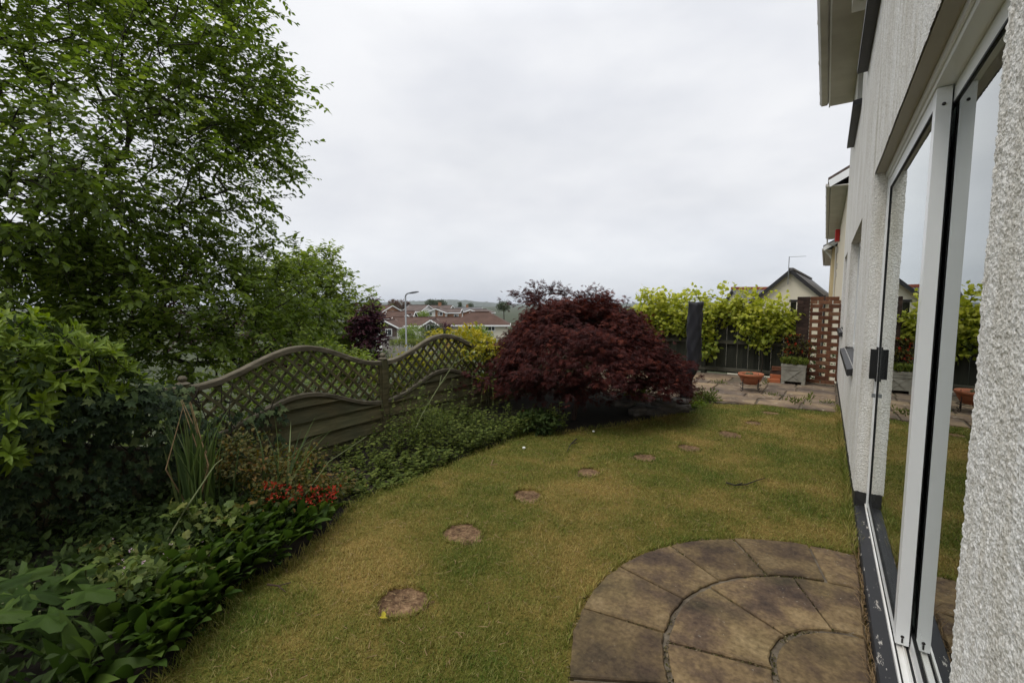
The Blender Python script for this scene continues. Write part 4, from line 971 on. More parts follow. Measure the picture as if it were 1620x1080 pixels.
# ================================================================== LATTICE FENCE (left)
LX = -4.0; PITCH_F = 1.9; Y0F = 3.3
lf_ = thing('lattice_fence', (LX, Y0F, -.2), 'weathered wave topped fence with diagonal trellis above horizontal boards beside the border', 'fence')
def ctop(u): return .865 + .235 * (.5 - .5 * math.cos(2 * math.pi * u))
def clow(u): return .43 + .225 * (.5 - .5 * math.cos(2 * math.pi * u))
def panel(ya):
    L = PITCH_F - .085; y0 = ya + .045; nseg = 40; ZB = -.2
    def boards(b):
        z = ZB; i = 0
        while z < .75:
            b.k = rng.random(); zt = z + .165; vs = []; us = np.linspace(0, 1, nseg + 1)
            for x_, zz_ in ((0, 0), (1, 1)): pass
            ok = [min(zt, clow(u_) - .02) for u_ in us]
            if max(ok) > z + .01:
                run = [j for j, u_ in enumerate(us) if ok[j] > z + .004]
                for j in run[:-1]:
                    if j + 1 not in run: continue
                    f_ = .024; xb, xt = LX + .012 + f_, LX + .004
                    ya_, yb_ = y0 + us[j] * L, y0 + us[j + 1] * L
                    b.add([(xb, ya_, z), (xb, yb_, z), (xt + f_ * 0, yb_, ok[j + 1]), (xt, ya_, ok[j]), (xb - .014, ya_, z), (xb - .014, yb_, z), (xt - .012, yb_, ok[j + 1]), (xt - .012, ya_, ok[j])],
                          [(0, 1, 2, 3), (4, 7, 6, 5), (0, 4, 5, 1)])
            z += .145; i += 1
        b.k = .4; b.box(LX - .012, LX + .004, y0 + L * .49, y0 + L * .51 + .02, ZB, .6)
    p = one('panel', M['fence'], boards, lf_)
    def curve_rail(b, fn, w_, h_, x0):
        us = np.linspace(0, 1, nseg + 1); vs = []
        for u_ in us:
            z_ = fn(u_)
            vs += [(x0 - w_, y0 + u_ * L, z_ - h_), (x0, y0 + u_ * L, z_ - h_), (x0 + .003, y0 + u_ * L, z_ - h_ * .2), (x0 - .006, y0 + u_ * L, z_), (x0 - w_ + .006, y0 + u_ * L, z_)]
        b.add(vs, [(i * 5 + k_, i * 5 + (k_ + 1) % 5, (i + 1) * 5 + (k_ + 1) % 5, (i + 1) * 5 + k_) for i in range(nseg) for k_ in range(5)])
    b = MB(); b.k = .7; curve_rail(b, ctop, .06, .05, LX + .035); b.build('top_rail', M['rail'], p)
    b = MB(); b.k = .6; curve_rail(b, clow, .045, .04, LX + .034); b.build('middle_rail', M['rail'], p)
    def side(b):
        b.k = .5
        for u_ in (0.0, 1.0):
            yy = y0 + u_ * L; b.box(LX - .012, LX + .03, yy - .018, yy + .018, ZB, ctop(0) - .05)
    one('side_frame', M['fence'], side, p)
    def lat2(b):
        for sgn, x_ in ((1, LX + .014), (-1, LX + .0005)):
            for c in np.arange(-2.2, 4.2, .128):
                b.k = rng.random(); rn = []
                for yy in np.linspace(.02, L - .02, 200):
                    z_ = c - sgn * yy; u_ = yy / L
                    if clow(u_) - .02 < z_ < ctop(u_) - .03: rn.append((yy, z_))
                    elif rn:
                        if len(rn) > 3: b.obox((x_, y0 + rn[0][0], rn[0][1]), (x_, y0 + rn[-1][0], rn[-1][1]), .024, .012, (1, 0, 0))
                        rn = []
                if len(rn) > 3: b.obox((x_, y0 + rn[0][0], rn[0][1]), (x_, y0 + rn[-1][0], rn[-1][1]), .024, .012, (1, 0, 0))
    one('lattice', M['fence'], lat2, p)
for k_ in (-2, -1, 0, 1, 2): panel(Y0F + PITCH_F * k_)
for k_ in (-2, -1, 0, 1, 2, 3):
    yy = Y0F + PITCH_F * k_
    p = one('post', M['fence'], lambda b: b.cbox(LX - .03, LX + .045, yy - .0375 + .004, yy + .0375, -.3, .875, .006), lf_)
    one('cap', M['rail'], lambda b: b.lathe([(.044, 0), (.05, .008), (.03, .02), (.02, .026), (.03, .036), (.032, .05), (.02, .066), (.004, .07)], (LX + .007, yy, .876), 16), p)

# ================================================================== PLANTS LEFT
def seen(px, py, depth): return CAM + ray(px, py) * depth
# ivy
iv = thing('ivy', (-3.9, .9, -.1), 'dark green ivy smothering the fence panel nearest the camera', 'ivy')
k = 2900; q = np.column_stack([np.zeros(k), .05 + 1.75 * rng.random(k), -.1 + 1.05 * rng.random(k)])
thick = .1 + .22 * np.clip((q[:, 2] - .1) / .7, 0, 1) + .05 * np.sin(q[:, 1] * 9) * np.sin(q[:, 2] * 8)
q[:, 0] = LX + .04 + thick * (.75 + .3 * rng.random(k))
keep = (rng.random(k) < np.clip(.28 + 1.1 * (q[:, 2] - .05), .22, 1)) & (rng.random(k) < np.clip((1.55 - q[:, 1]) / .35, 0, 1)) & (q[:, 2] < .98 - .35 * np.clip((q[:, 1] - 1.15) / .3, 0, 1)); q = q[keep]
kt = 380; qt = np.column_stack([LX - .05 + .38 * rng.random(kt), -.1 + 1.25 * rng.random(kt), .82 + .12 * rng.random(kt)])
kp = 170; qp = np.column_stack([LX + .045 + .07 * rng.random(kp), 1.4 + .75 * rng.random(kp) ** 1.8, .2 + .42 * rng.random(kp)])
qm = np.column_stack([LX - .06 + .3 * rng.random(190), 0.8 + .58 * rng.random(190), .72 + .19 * rng.random(190)])
q = np.concatenate([q, qt, qp, qm]); n_ = len(q)
D = np.column_stack([.45 + .2 * rng.random(n_), .7 * rng.normal(size=n_), -.75 + .35 * rng.normal(size=n_)])
Nn = np.column_stack([np.full(n_, .9), .4 * rng.normal(size=n_), .55 + .4 * rng.normal(size=n_)])
leaves('foliage', q, D, Nn, .035 + .04 * rng.random(n_), T_IVY, M['ivy'], iv, rng.random(n_) ** 1.4)
def ivst(b):
    for _ in range(34):
        y_ = .1 + 1.7 * rng.random(); pts = [(LX + .04, y_, -.2)]
        for j in range(1, 8): pts.append((LX + .05 + .06 * rng.random(), pts[-1][1] + .07 * rng.normal(), -.2 + j * .15))
        b.tube(pts, .004, 5)
one('stem', M['bark'], ivst, iv)
# light green shrub
lb = thing('laurel_shrub', tuple(seen(20, 900, 2.9)), 'light green shrub with whorls of pointed glossy leaves rising over the ivy', 'shrub')
LB = [(seen(-10, 570, 2.75), (.42, .4, .3)), (seen(95, 590, 2.85), (.34, .34, .24)), (seen(165, 615, 2.95), (.2, .22, .13)), (seen(-140, 560, 2.9), (.45, .45, .36)), (seen(30, 660, 2.6), (.2, .2, .1)), (seen(15, 715, 2.5), (.12, .12, .04))]
C, O = in_blobs(LB, 620, .62); O = unit(O + np.array([.25, .1, .6]))
wh = np.repeat(np.arange(len(C)), 8); an = np.tile(np.arange(8) * 2.4, len(C)) + np.repeat(rng.random(len(C)) * 6, 8)
A1 = unit(np.cross(O, np.array([.3, .2, .9]))); A2 = np.cross(O, A1)
D = (A1[wh] * np.cos(an)[:, None] + A2[wh] * np.sin(an)[:, None]) + O[wh] * .75 + .35 * rdir(len(wh))
leaves('foliage', C[wh] + .012 * rdir(len(wh)), D, O[wh] + .2 * rdir(len(wh)), .058 + .045 * rng.random(len(wh)), T_LANCE, M['laurel'], lb, .5 * rng.random(len(C))[wh] + .5 * rng.random(len(wh)))
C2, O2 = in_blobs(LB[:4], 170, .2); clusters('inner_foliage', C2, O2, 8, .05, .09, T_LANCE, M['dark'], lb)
b0 = np.array(seen(20, 860, 2.95)); N_, p_, r_, _t = grow([b0, b0 * .6 + np.array(LB[0][0]) * .4], C[::3], .15, rtip=.003, jit=.02); limbs('stem', N_, p_, r_, M['bark'], lb, 5)

# big tree over the fence
def blob_pts(blobs, n, shell): return in_blobs(blobs, n, shell)[0]
TB = [(seen(150, 215, 5.6), (2.1, 2.1, 2.3)), (seen(-50, 100, 4.8), (1.9, 1.9, 2.2)), (seen(330, 255, 6.3), (1.05, 1.0, 1.45)), (seen(250, -60, 6.2), (1.5, 1.5, 1.6)), (seen(20, 330, 4.6), (1.0, 1.0, .9)), (seen(385, 105, 6.6), (.55, .55, 1.0)), (seen(60, -250, 6), (2, 2, 1.6)), (seen(300, 120, 6.0), (1.15, 1.1, 1.5)), (seen(420, 200, 6.6), (.5, .5, .95)), (seen(200, 370, 5.6), (1.5, 1.3, .8)), (seen(20, 250, 3.9), (.8, .8, .9))]
tg = blob_pts(TB, 1900, .3); tg = tg[tg[:, 2] > 1.6]
cb = np.array(seen(60, 478, 5.6)); cb[2] = -1.2
tree('broadleaf_tree', 'large mid green broadleaf tree with dark open branches leaning over the fence', 'tree', cb, 5, tg, (cb[0], cb[1], 2.4), .082, M['birch'], M['bark'], 3, 11, .4, .12, rtip=.0036,
     trunk_pts=[cb, cb + np.array([.05, 0, 1.0]), cb + np.array([.0, .05, 1.9]), cb + np.array([.1, .1, 2.6])])
# lower fresh green shrub behind the fence
TB = [(seen(340, 470, 6.0), (.95, .9, .7)), (seen(210, 470, 5.2), (.9, .8, .6)), (seen(90, 430, 4.8), (.9, .8, .6)), (seen(440, 455, 7.0), (.7, .7, .75)), (seen(400, 540, 6.3), (.6, .6, .5)), (seen(270, 560, 5.4), (.7, .6, .4)), (seen(150, 530, 4.8), (.6, .6, .35)), (seen(470, 520, 7.4), (.5, .5, .5))]
tg = blob_pts(TB, 620, .35); cb = np.array(seen(300, 478, 6.3)); cb[2] = -1.2
tree('hazel_bush', 'fresh green broad bush filling the gap between the fence and the large tree', 'bush', cb, 2, tg, (cb[0], cb[1], .4), .085, M['hazel'], M['bark'], 3, 9, .34, .15, trunk_pts=[cb, cb + np.array([.05, 0, .6]), cb + np.array([0, .05, 1.0])])
# purple glimpses behind
TB = [(seen(330, 520, 8.4), (.8, .8, .5)), (seen(250, 470, 8.2), (.7, .7, .5)), (seen(420, 560, 8.0), (.5, .5, .35))]
tg = blob_pts(TB, 110, .3); cb = np.array(seen(330, 478, 8.3)); cb[2] = -1.6
tree('purple_bush', 'dark purple leaved bush showing in gaps behind the fresh green bush', 'bush', cb, 2, tg, (cb[0], cb[1], .4), .09, M['purple'], M['bark'], 3, 8, .3, .3)
# hedge-like green behind trellis
TB = [((-4.75, y_, .3), (.4, .45, .5)) for y_ in np.arange(-.8, 7, .55)]
tg = blob_pts(TB, 560, .3)
tree('privet_bush', 'low green bush directly behind the trellis of the wave topped fence', 'bush', (-4.8, 2.8, -1.0), 1, tg, (-4.8, 2.8, 0), .06, M['hazel'], M['bark'], 3, 9, .25, .2)
# second tree behind
TB = [(seen(490, 455, 15.2), (1.3, 1.3, 1.3)), (seen(550, 495, 15.5), (.85, .85, .95)), (seen(455, 480, 14.5), (1.4, 1.3, 1.5)), (seen(520, 545, 15.5), (1.3, 1.2, .8)), (seen(500, 425, 15.5), (.55, .55, .7))]
tg = blob_pts(TB, 520, .45); cb = np.array(seen(500, 478, 15.3)); cb[2] = -3
tree('round_tree', 'dense yellow green round tree standing behind the fence post', 'tree', cb, 3, tg, (cb[0], cb[1], .8), .16, M['sycamore'], M['bark'], 3, 9, .45, .1, trunk_pts=[cb, cb + np.array([0, 0, 1.4]), cb + np.array([.05, 0, 2.6])])
TB = [(seen(455, 575, 10.5), (.8, .8, .5)), (seen(530, 575, 11), (.7, .7, .45)), (seen(400, 585, 9.5), (.7, .7, .5)), (seen(560, 590, 11), (.4, .4, .3))]
tg = blob_pts(TB, 220, .4); cb = np.array(seen(480, 478, 10.7)); cb[2] = -1.9
tree('dogwood_bush', 'pale green bush just above the fence below the round tree', 'bush', cb, 1, tg, (cb[0], cb[1], -.6), .11, M['sycamore'], M['bark'], 3, 8, .3, .2)
TB = [(seen(588, 508, 14.6), (.42, .45, .45)), (seen(575, 530, 14.6), (.4, .4, .4)), (seen(593, 540, 14.6), (.22, .3, .4)), (seen(585, 570, 14.6), (.3, .3, .4))]
tg = blob_pts(TB, 150, .3); cb = np.array(seen(588, 478, 14.6)); cb[2] = -3.0
tree('purple_tree', 'small dark purple leaved tree between the round tree and the lamp post', 'tree', cb, 2, tg, (cb[0], cb[1], 0), .13, M['purple'], M['bark'], 3, 8, .3, .2)
TB = [(seen(600, 570, 15), (.5, .5, .35)), (seen(640, 580, 16), (.7, .7, .35)), (seen(690, 578, 15), (.7, .6, .4)), (seen(575, 560, 16), (.5, .5, .5))]
tg = blob_pts(TB, 170, .3); cb = np.array(seen(630, 478, 15.6)); cb[2] = -2.6
tree('grey_bush', 'grey green wispy bush seen over the dip of the fence', 'bush', cb, 1, tg, (cb[0], cb[1], -1), .09, M['greybush'], M['bark'], 3, 8, .28, .2)

# golden shrub over second panel
gs = thing('golden_shrub', (-4.25, 4.9, -.3), 'golden yellow shrub spilling over the second fence panel beside the maple', 'shrub')
GB = [((-4.25, 4.5, 1.06), (.15, .16, .07)), ((-4.05, 5.05, .93), (.22, .25, .14)), ((-3.8, 4.98, .84), (.15, .26, .15)), ((-4.35, 4.3, .55), (.2, .5, .3)), ((-4.3, 5.2, .8), (.3, .4, .35)), ((-3.88, 4.65, .86), (.08, .2, .1)), ((-3.82, 5.0, .45), (.07, .12, .16)), ((-4.3, 3.8, .6), (.15, .35, .25)), ((-4.2, 4.95, 1.05), (.18, .2, .07))]
C, O = in_blobs(GB, 300, .5); O = unit(O + np.array([.3, -.2, .4]))
hue = np.clip((C[:, 2] - .55) / .55 + .3 * rng.normal(size=len(C)), 0, 1)
clusters('foliage', C, O, 9, .035, .062, T_OVATE, M['gold'], gs, .1, .4, .8, hue, .7)
N_, p_, r_, _t = grow([(-4.25, 4.9, -.3), (-4.25, 4.88, .2), (-4.2, 4.9, .55)], C[::3], .15, rtip=.002, jit=.02); limbs('stem', N_, p_, r_, M['bark'], gs, 5)

# spiky iris clump
ic = gp(322, 832, 0.0)
ir = thing('iris_clump', (ic[0], ic[1], -.01), 'tall clump of upright strap leaves with dry brown blades against the ivy', 'plant')
def strap(n_, c, spread, hmin, hmax, wd, mt, nm, par_, lean=.25, bend=(.1, .5), tilt=None):
    TT = []
    for bd in bend: TT.append(blade_t(8, wd, bd))
    for j, T_ in enumerate(TT):
        m_ = n_ // len(TT) + 1; P = np.column_stack([c[0] + spread * rng.normal(size=m_), c[1] + spread * rng.normal(size=m_), np.full(m_, c[2])])
        D = np.array([0, 0, 1.0]) + lean * rng.normal(size=(m_, 3)) + (np.array(tilt) if tilt is not None else 0); D[:, 2] = np.abs(D[:, 2]) + .3
        leaves(nm, P, D, rdir(m_) * np.array([1, 1, .2]), hmin + (hmax - hmin) * rng.random(m_), T_, mt, par_, None, True)
strap(48, ic, .06, .5, .92, .014, M['strap'], 'blades', ir, .09, (.03, .12, .3))
strap(12, ic + np.array([.25, .35, 0]), .05, .5, .8, .011, M['strap'], 'blades', ir, .2, (.15, .7), (.25, .35, 0))
one('dry_blades', M['straw'], lambda b: [b.tube([ic + np.array([.05 * rng.normal(), .05 * rng.normal(), 0]), ic + np.array([.08 * rng.normal(), .08 * rng.normal(), .45]), ic + np.array([.12 * rng.normal(), .12 * rng.normal(), .85])], [.005, .004, .002], 5) for _ in range(6)], ir)
one('arching_blade', M['greenstraw'], lambda b: (b.tube([seen(250, 880, 2.6), seen(290, 810, 2.7), seen(340, 735, 2.85), seen(352, 725, 2.9)], [.004, .005, .004, .002], 5), b.tube([seen(470, 800, 3.1), seen(520, 730, 3.3), seen(580, 690, 3.5)], [.004, .003, .002], 5), b.tube([seen(180, 915, 2.4), seen(230, 880, 2.5), seen(310, 860, 2.6)], [.003, .004, .002], 5)), ir)
# bronze bush with red flowers
az = thing('azalea', tuple(gp(455, 805)), 'bronze leaved bush with a drift of small red flowers in the border', 'bush')
AB = [(seen(410, 740, 3.35), (.26, .25, .16)), (seen(470, 750, 3.35), (.28, .25, .15)), (seen(520, 770, 3.4), (.2, .2, .1)), (seen(450, 785, 3.15), (.2, .2, .1)), (seen(370, 715, 3.4), (.18, .18, .18))]
C, O = in_blobs(AB, 330, .3); clusters('foliage', C, O, 10, .04, .034, T_OVATE, M['bronze'], az, .15, .6, .8, np.clip(rng.random(330) * 1.1 - .15, 0, 1))
fl = np.array([seen(418 + 115 * rng.random(), 766 + 26 * rng.random() + 6 * rng.normal(), 2.98 + .14 * rng.random()) for _ in range(34)])
clusters('flowers', fl, np.tile([.6, -.5, .6], (len(fl), 1)), 8, .016, .024, T_SIMPLE, M['redflower'], az, 0, .4, .9)
N_, p_, r_, _t = grow([gp(440, 800), gp(440, 800) + np.array([0, 0, .15])], C[::4], .1, rtip=.0018, jit=.015); limbs('stem', N_, p_, r_, M['bark'], az, 5)
# broad pointed leaves along the border edge (ground cover)
Pb = []; Db = []
for _ in range(560):
    j = 15 + int(rng.random() * 31); u_ = rng.random(); e = LEs[j] * (1 - u_) + LEs[j + 1] * u_
    Pb.append((e[0] - .02 - .5 * rng.random() ** 1.3, e[1] + .02 * rng.normal(), -.01)); Db.append((.55 + .3 * rng.normal(), -.1 + .45 * rng.normal(), .75 + .3 * rng.random()))
Pb = np.array(Pb); Db = np.array(Db)
bl = leaves('broad_leaf_ground_cover', Pb + np.column_stack([np.zeros((560, 2)), .04 + .1 * rng.random(560)]), Db, np.column_stack([-.5 + .3 * rng.normal(size=560), .3 * rng.normal(size=560), np.full(560, .8)]), .1 + .08 * rng.random(560), blade_t(8, .17, .32), M['broad'], None, None, True); props(bl, kind='stuff')
k = 800; jy = .2 + 1.5 * rng.random(k); xe = np.interp(jy, LEs[:, 1], LEs[:, 0]); q = np.column_stack([xe - .2 - (xe + 3.75) * rng.random(k), jy, .01 + .16 * rng.random(k) ** 1.5])
ug = clusters('bed_undergrowth', q, np.tile([.3, -.1, .8], (k, 1)), 6, .045, .055, T_OVATE, M['dark'], None, .2, .6, 1.0); props(ug, kind='stuff')
# low lobed leaves with tiny pale flowers
GP_ = np.array([seen(140 + 200 * rng.random(), 895 + 130 * rng.random(), 2.15 + .5 * rng.random()) for _ in range(150)]); GP_[:, 2] = np.clip(GP_[:, 2], .12, .34)
GP2 = np.array([seen(270 + 120 * rng.random(), 800 + 60 * rng.random(), 2.7 + .3 * rng.random()) for _ in range(40)]); GP2[:, 2] = np.clip(GP2[:, 2], .15, .4)
GP_ = np.concatenate([GP_, GP2])
ge = clusters('geranium_ground_cover', GP_, np.tile([.3, -.1, .9], (len(GP_), 1)), 4, .03, .05, T_VINE, M['geranium'], None, .3, .7, .9); props(ge, kind='stuff')
one('stems', M['stem'], lambda b: [b.tube([(p[0] + .05 * rng.normal(), p[1] + .05 * rng.normal(), -.02), p], .002, 4) for p in GP_], ge)
fl = GP_[rng.choice(len(GP_), 22)] + np.array([0, 0, .035]); clusters('flowers', fl, np.tile([.3, -.4, .7], (len(fl), 1)), 5, .004, .014, T_SIMPLE, M['pink'], ge, 0, .5, .9)
# big lobed leaves, bottom-left
ll = thing('lobed_leaf_plant', tuple(gp(30, 1075)), 'big lobed maple shaped leaves sprawling at the near end of the border', 'plant')
LP = [(60, 990, 2.25, .2), (20, 955, 2.35, .2), (120, 1010, 2.2, .17), (10, 1025, 2.1, .2), (90, 950, 2.35, .18), (-40, 1000, 2.2, .22), (140, 960, 2.4, .12), (-30, 1060, 2.0, .2), (70, 1055, 2.05, .16), (30, 985, 2.2, .17)]
P = np.array([seen(a_, b_ - 12, c_ * .9) for a_, b_, c_, _ in LP]); k = len(P)
P[:, 2] = np.maximum(P[:, 2], .27)
leaves('leaves', P, np.column_stack([.5 + .5 * rng.random(k), .5 * rng.normal(size=k), -.15 + .15 * rng.normal(size=k)]), np.column_stack([.3 * rng.normal(size=(k, 2)), np.ones(k)]), [l_[3] for l_ in LP], T_LOBED, M['broad'], ll, None, True)
one('stalks', M['stem'], lambda b: [b.tube([(P[i, 0] - .08, P[i, 1], -.05), P[i] + np.array([0, 0, -.004])], .004, 5) for i in range(k)], ll)
sl2 = thing('arum_plant', tuple(gp(180, 1078)), 'clump of long arching green leaves at the lawn corner of the border', 'plant')
c0 = gp(120, 1090); strap(13, (c0[0] - .02, c0[1] + .03, -.01), .07, .26, .38, .095, M['broad'], 'leaves', sl2, .5, (.3, .6), (.5, 0, 0))
# dry stalks
for i_, (pts, lb_, mt_) in enumerate([([(60, 1060, 2.0), (110, 975, 2.25), (145, 920, 2.4)], 'bundle of broken brown stems leaning over the big lobed leaves', 'straw'), ([(262, 1068, 2.1), (310, 1020, 2.25), (345, 995, 2.35)], 'pale straw coloured stalk lying on the border edge at the lawn corner', 'straw')]):
    o = one('dry_stalk', M[mt_], lambda b: [b.tube([seen(a_ + 4 * rng.normal(), b_ + 3 * rng.normal(), c_) for a_, b_, c_ in pts], [.006, .005, .003], 5) for _ in range(4)]); props(o, lb_, 'stalk')
# weeds round the post
k = 880; Yw = 2.0 + 2.6 * rng.random(k) ** .9; xe = np.interp(Yw, LEs[:, 1], LEs[:, 0]); Xw = xe - .02 - (xe + 3.88) * rng.random(k) ** 1.5
hmax = np.where(Yw < 3.6, .18 + .3 * np.clip((xe - Xw) / .9, 0, 1), .3) * (.55 + .6 * rng.random(k)); hmax *= np.clip(.36 + .5 * (Yw - 2.7) / .7, .36, .86); hmax *= np.clip(.5 + 1.2 * vnoise(np.column_stack([Xw, Yw, 0 * Xw]), 3.1, 5), .5, 1.5)
tall = (rng.random(k) < .16) & (Yw > 3.15) & (Xw < -3.3); hmax = np.where(tall, .42 + .3 * rng.random(k), hmax)
st_ = []; Pw = []; Dw = []
for i in range(k):
    lean = np.array([.12 * rng.normal() + .06, .12 * rng.normal(), 1.0]); p0 = np.array([Xw[i], Yw[i], -.03]); st_.append((p0, p0 + lean * hmax[i]))
    for q_ in range(9):
        u_ = .25 + .8 * q_ / 9; Pw.append(p0 + lean * hmax[i] * u_); a_ = q_ * 2.4 + rng.random() * 2; Dw.append((math.cos(a_), math.sin(a_), .35))
ww = leaves('border_weeds', Pw, Dw, np.array([0, 0, 1.0]) + .4 * rdir(len(Pw)), .025 + .035 * rng.random(len(Pw)), T_OVATE, M['weed'], None); props(ww, kind='stuff')
one('stems', M['stem'], lambda b: [b.tube([p, q_], .0022, 4) for p, q_ in st_], ww)
tw = thing('tall_weed', tuple(gp(648, 715)), 'tall pale weed stalk leaning across the second fence panel', 'weed')
ax = [seen(648, 700, 4.7), seen(668, 655, 4.8), seen(695, 610, 4.9), seen(718, 575, 5.0), seen(726, 558, 5.0)]
one('stalk', M['greenstraw'], lambda b: (b.tube(ax, [.007, .006, .005, .003, .002], 6), [b.tube([ax[i], ax[i] + np.array([.08 * rng.normal(), .1 * rng.normal(), .09])], .0025, 4) for i in (1, 2, 2, 3, 3)]), tw)
WP = np.array([seen(640 + 75 * rng.random(), 640 + 60 * rng.random(), 4.5 + .2 * rng.random()) for _ in range(90)])
clusters('foliage', WP, np.tile([.2, 0, .8], (90, 1)), 5, .03, .04, T_LANCE, M['weed'], tw, .2, .6, 1.0)

# ================================================================== RED MAPLE
mb = gp(907, 664); mc = np.array(seen(925, 478, 6.15)); mc[2] = 0
mp = thing('red_maple', (mb[0], mb[1], 0), 'low spreading dark red cut leaf maple forming a dome at the lawn edge', 'tree')
def dome(n_, s0, s1):
    C_, O_ = [], []
    while len(C_) < n_:
        a_ = rng.random() * 6.283; r_ = math.sqrt(rng.random()) * 1.0
        lat = r_ * math.cos(a_); dep = r_ * math.sin(a_)
        rx = 1.25 if lat < 0 else 1.36
        zt = 1.5 - (.74 * r_ ** 3.4 if lat < 0 else .9 * r_ ** 2.6) - (.3 * lat - .1 * lat * lat if lat > 0 else 0) - .06 * max(0, -lat)
        zt += (.09 * math.sin(lat * 7 + dep * 5) + .06 * math.sin(lat * 13 - dep * 11)) * (1 - r_ * .4)
        s_ = s0 + (s1 - s0) * rng.random()
        z_ = zt * 1.0 - (1 - s_) * .9 * (1.15 - .5 * r_)
        if s0 > .8 and vnoise(np.array([[p_x * 2.6 for p_x in (lat, dep * 1.2, z_ * 1.6)]]), 1.0, 9)[0] < .39: continue
        if z_ < (.46 + .1 * math.sin(lat * 9) if lat < .3 else .36): continue
        p = mc + RT * (lat * rx) + np.array([FW[0], FW[1], 0]) * (dep * 1.25); p[2] = z_
        C_.append(p); o_ = RT * lat + np.array([FW[0], FW[1], 0]) * dep; o_ = o_ + np.array([0, 0, .25 - .3 * r_]); C_[-1] = p; O_.append(o_ / (np.linalg.norm(o_) + 1e-6))
    return np.array(C_), np.array(O_)
C1, O1 = dome(2200, .86, 1.04); C2, O2 = dome(620, .4, .84); C3, O3 = dome(150, 1.05, 1.16); O3 = unit(O3 + np.array([0, 0, .5]))
sk = np.array([seen(838 + 18 * rng.normal(), 470 + 6 * rng.normal(), 6.1 + .2 * rng.normal()) for _ in range(24)] + [seen(868 + 22 * rng.normal(), 462 + 4 * rng.normal(), 6.1) for _ in range(16)] + [seen(900 + 20 * rng.normal(), 466 + 4 * rng.normal(), 6.1) for _ in range(6)])
lo = np.array([seen(900 + 62 * rng.normal(), 606 + 13 * rng.normal(), 5.5 + .6 * rng.random()) for _ in range(190)] + [seen(1060 + 18 * rng.normal(), 578 + 10 * rng.normal(), 6.2 + .4 * rng.random()) for _ in range(60)] + [seen(1020 + 16 * rng.normal(), 605 + 12 * rng.normal(), 6.2) for _ in range(26)])
C = np.concatenate([C1, C3, C2, sk, lo]); O = np.concatenate([O1, O3, O2, np.tile([0, 0, 1.0], (len(sk), 1)), np.tile([.4, -.5, -.2], (len(lo), 1))])
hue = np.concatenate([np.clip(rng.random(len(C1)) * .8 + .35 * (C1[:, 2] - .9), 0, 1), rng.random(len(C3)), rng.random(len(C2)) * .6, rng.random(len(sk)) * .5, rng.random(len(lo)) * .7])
clusters('crown', C, O, 9, .06, .062, T_MAPLE, M['maple'], mp, .55, .75, .55, hue, .5)
N_, p_, r_, _t = grow([mb, mb + np.array([.03, .03, .25]), mb + np.array([0, .1, .5]), mb + np.array([.05, .2, .8])], np.concatenate([C1[::5], C3, C2[::5], sk[::2], lo[::4]]), .2, rtip=.0032, jit=.04, bend=.2)
limbs('trunk', N_, p_, r_, M['redbark'], mp, 6)
# rockery
RK = [((1062, 652), .2, .1, 8, 'largest brown slab of the rockery at the lawn edge'), ((1085, 647), .09, .07, 30, 'small rounded rock at the right end of the rockery by the lawn'), ((1050, 640), .17, .06, -14, 'flat grey stone lying on the largest rockery slab', .1),
      ((1075, 636), .17, .05, 20, 'pale flat stone on the rockery at the foot of the black parasol', .07), ((1035, 655), .15, .07, -30, 'half shaded rock left of the largest rockery slab'), ((985, 640), .16, .06, 15, 'pale flat stone leftmost in the rockery under the maple', .13),
      ((1000, 634), .15, .07, 5, 'rough stone behind the pale stones under the maple', .14), ((1010, 655), .15, .1, 40, 'dark rock in shade below the pale stones under the maple')]
for rk in RK:
    (x_, y_), r_, h_, rz_, lb_ = rk[:5]; zb = rk[5] if len(rk) > 5 else 0
    c = gp(x_, y_, zb); b = MB(); n_ = 11; prof = []
    rad_ = [1 + .22 * rng.normal() * .6 for _ in range(n_)]; vs = []
    for zf, rf in ((0, .92), (.3, 1.02), (.7, 1.0), (1.0, .82)):
        for k_ in range(n_):
            a_ = 2 * math.pi * k_ / n_; q_ = r_ * rad_[k_] * rf * (1 + .05 * rng.normal())
            x2, y2 = q_ * math.cos(a_), q_ * .62 * math.sin(a_); ca, sa = math.cos(R(rz_) + YAW), math.sin(R(rz_) + YAW)
            vs.append((c[0] + x2 * ca - y2 * sa, c[1] + x2 * sa + y2 * ca, zb - .01 + h_ * zf * (1 + .1 * rng.normal())))
    b.add(vs, [(i * n_ + k_, i * n_ + (k_ + 1) % n_, (i + 1) * n_ + (k_ + 1) % n_, (i + 1) * n_ + k_) for i in range(3) for k_ in range(n_)] + [tuple(range(3 * n_, 4 * n_)), tuple(range(n_))[::-1]])
    props(b.build('rock', M['slate']), lb_, 'rock', 'stones of the rockery under the maple')
def bushlet(name, label, cat, px, py, depth, rad_, n_, per, size, tm, mt, flowers=None, group=None):
    c = np.array(seen(px, py, depth)); t_ = thing(name, (c[0], c[1], 0), label, cat, group)
    C, O = in_blobs([(c, rad_)], n_, .3); C[:, 2] = np.maximum(C[:, 2], .02)
    clusters('foliage', C, O, per, .035, size, tm, mt, t_, .1, .5, .8)
    N_, p_, r_, _t = grow([(c[0], c[1], -.02), (c[0], c[1], c[2] * .6)], C[::3], .1, rtip=.0016, jit=.01); limbs('stem', N_, p_, r_, M['stem'], t_, 4)
    if flowers: m_ = 26; i_ = rng.choice(n_, m_); clusters('flowers', C[i_] + np.array([0, -.02, .03]), np.tile([.2, -.5, .7], (m_, 1)), 6, .014, .03, T_SIMPLE, flowers, t_, 0, .4, .9)
    return t_
bushlet('green_herb', 'low bushy green herb spilling onto the lawn corner beside the black parasol', 'plant', 1112, 632, 7.0, (.2, .2, .16), 120, 9, .05, T_LANCE, M['weed'])
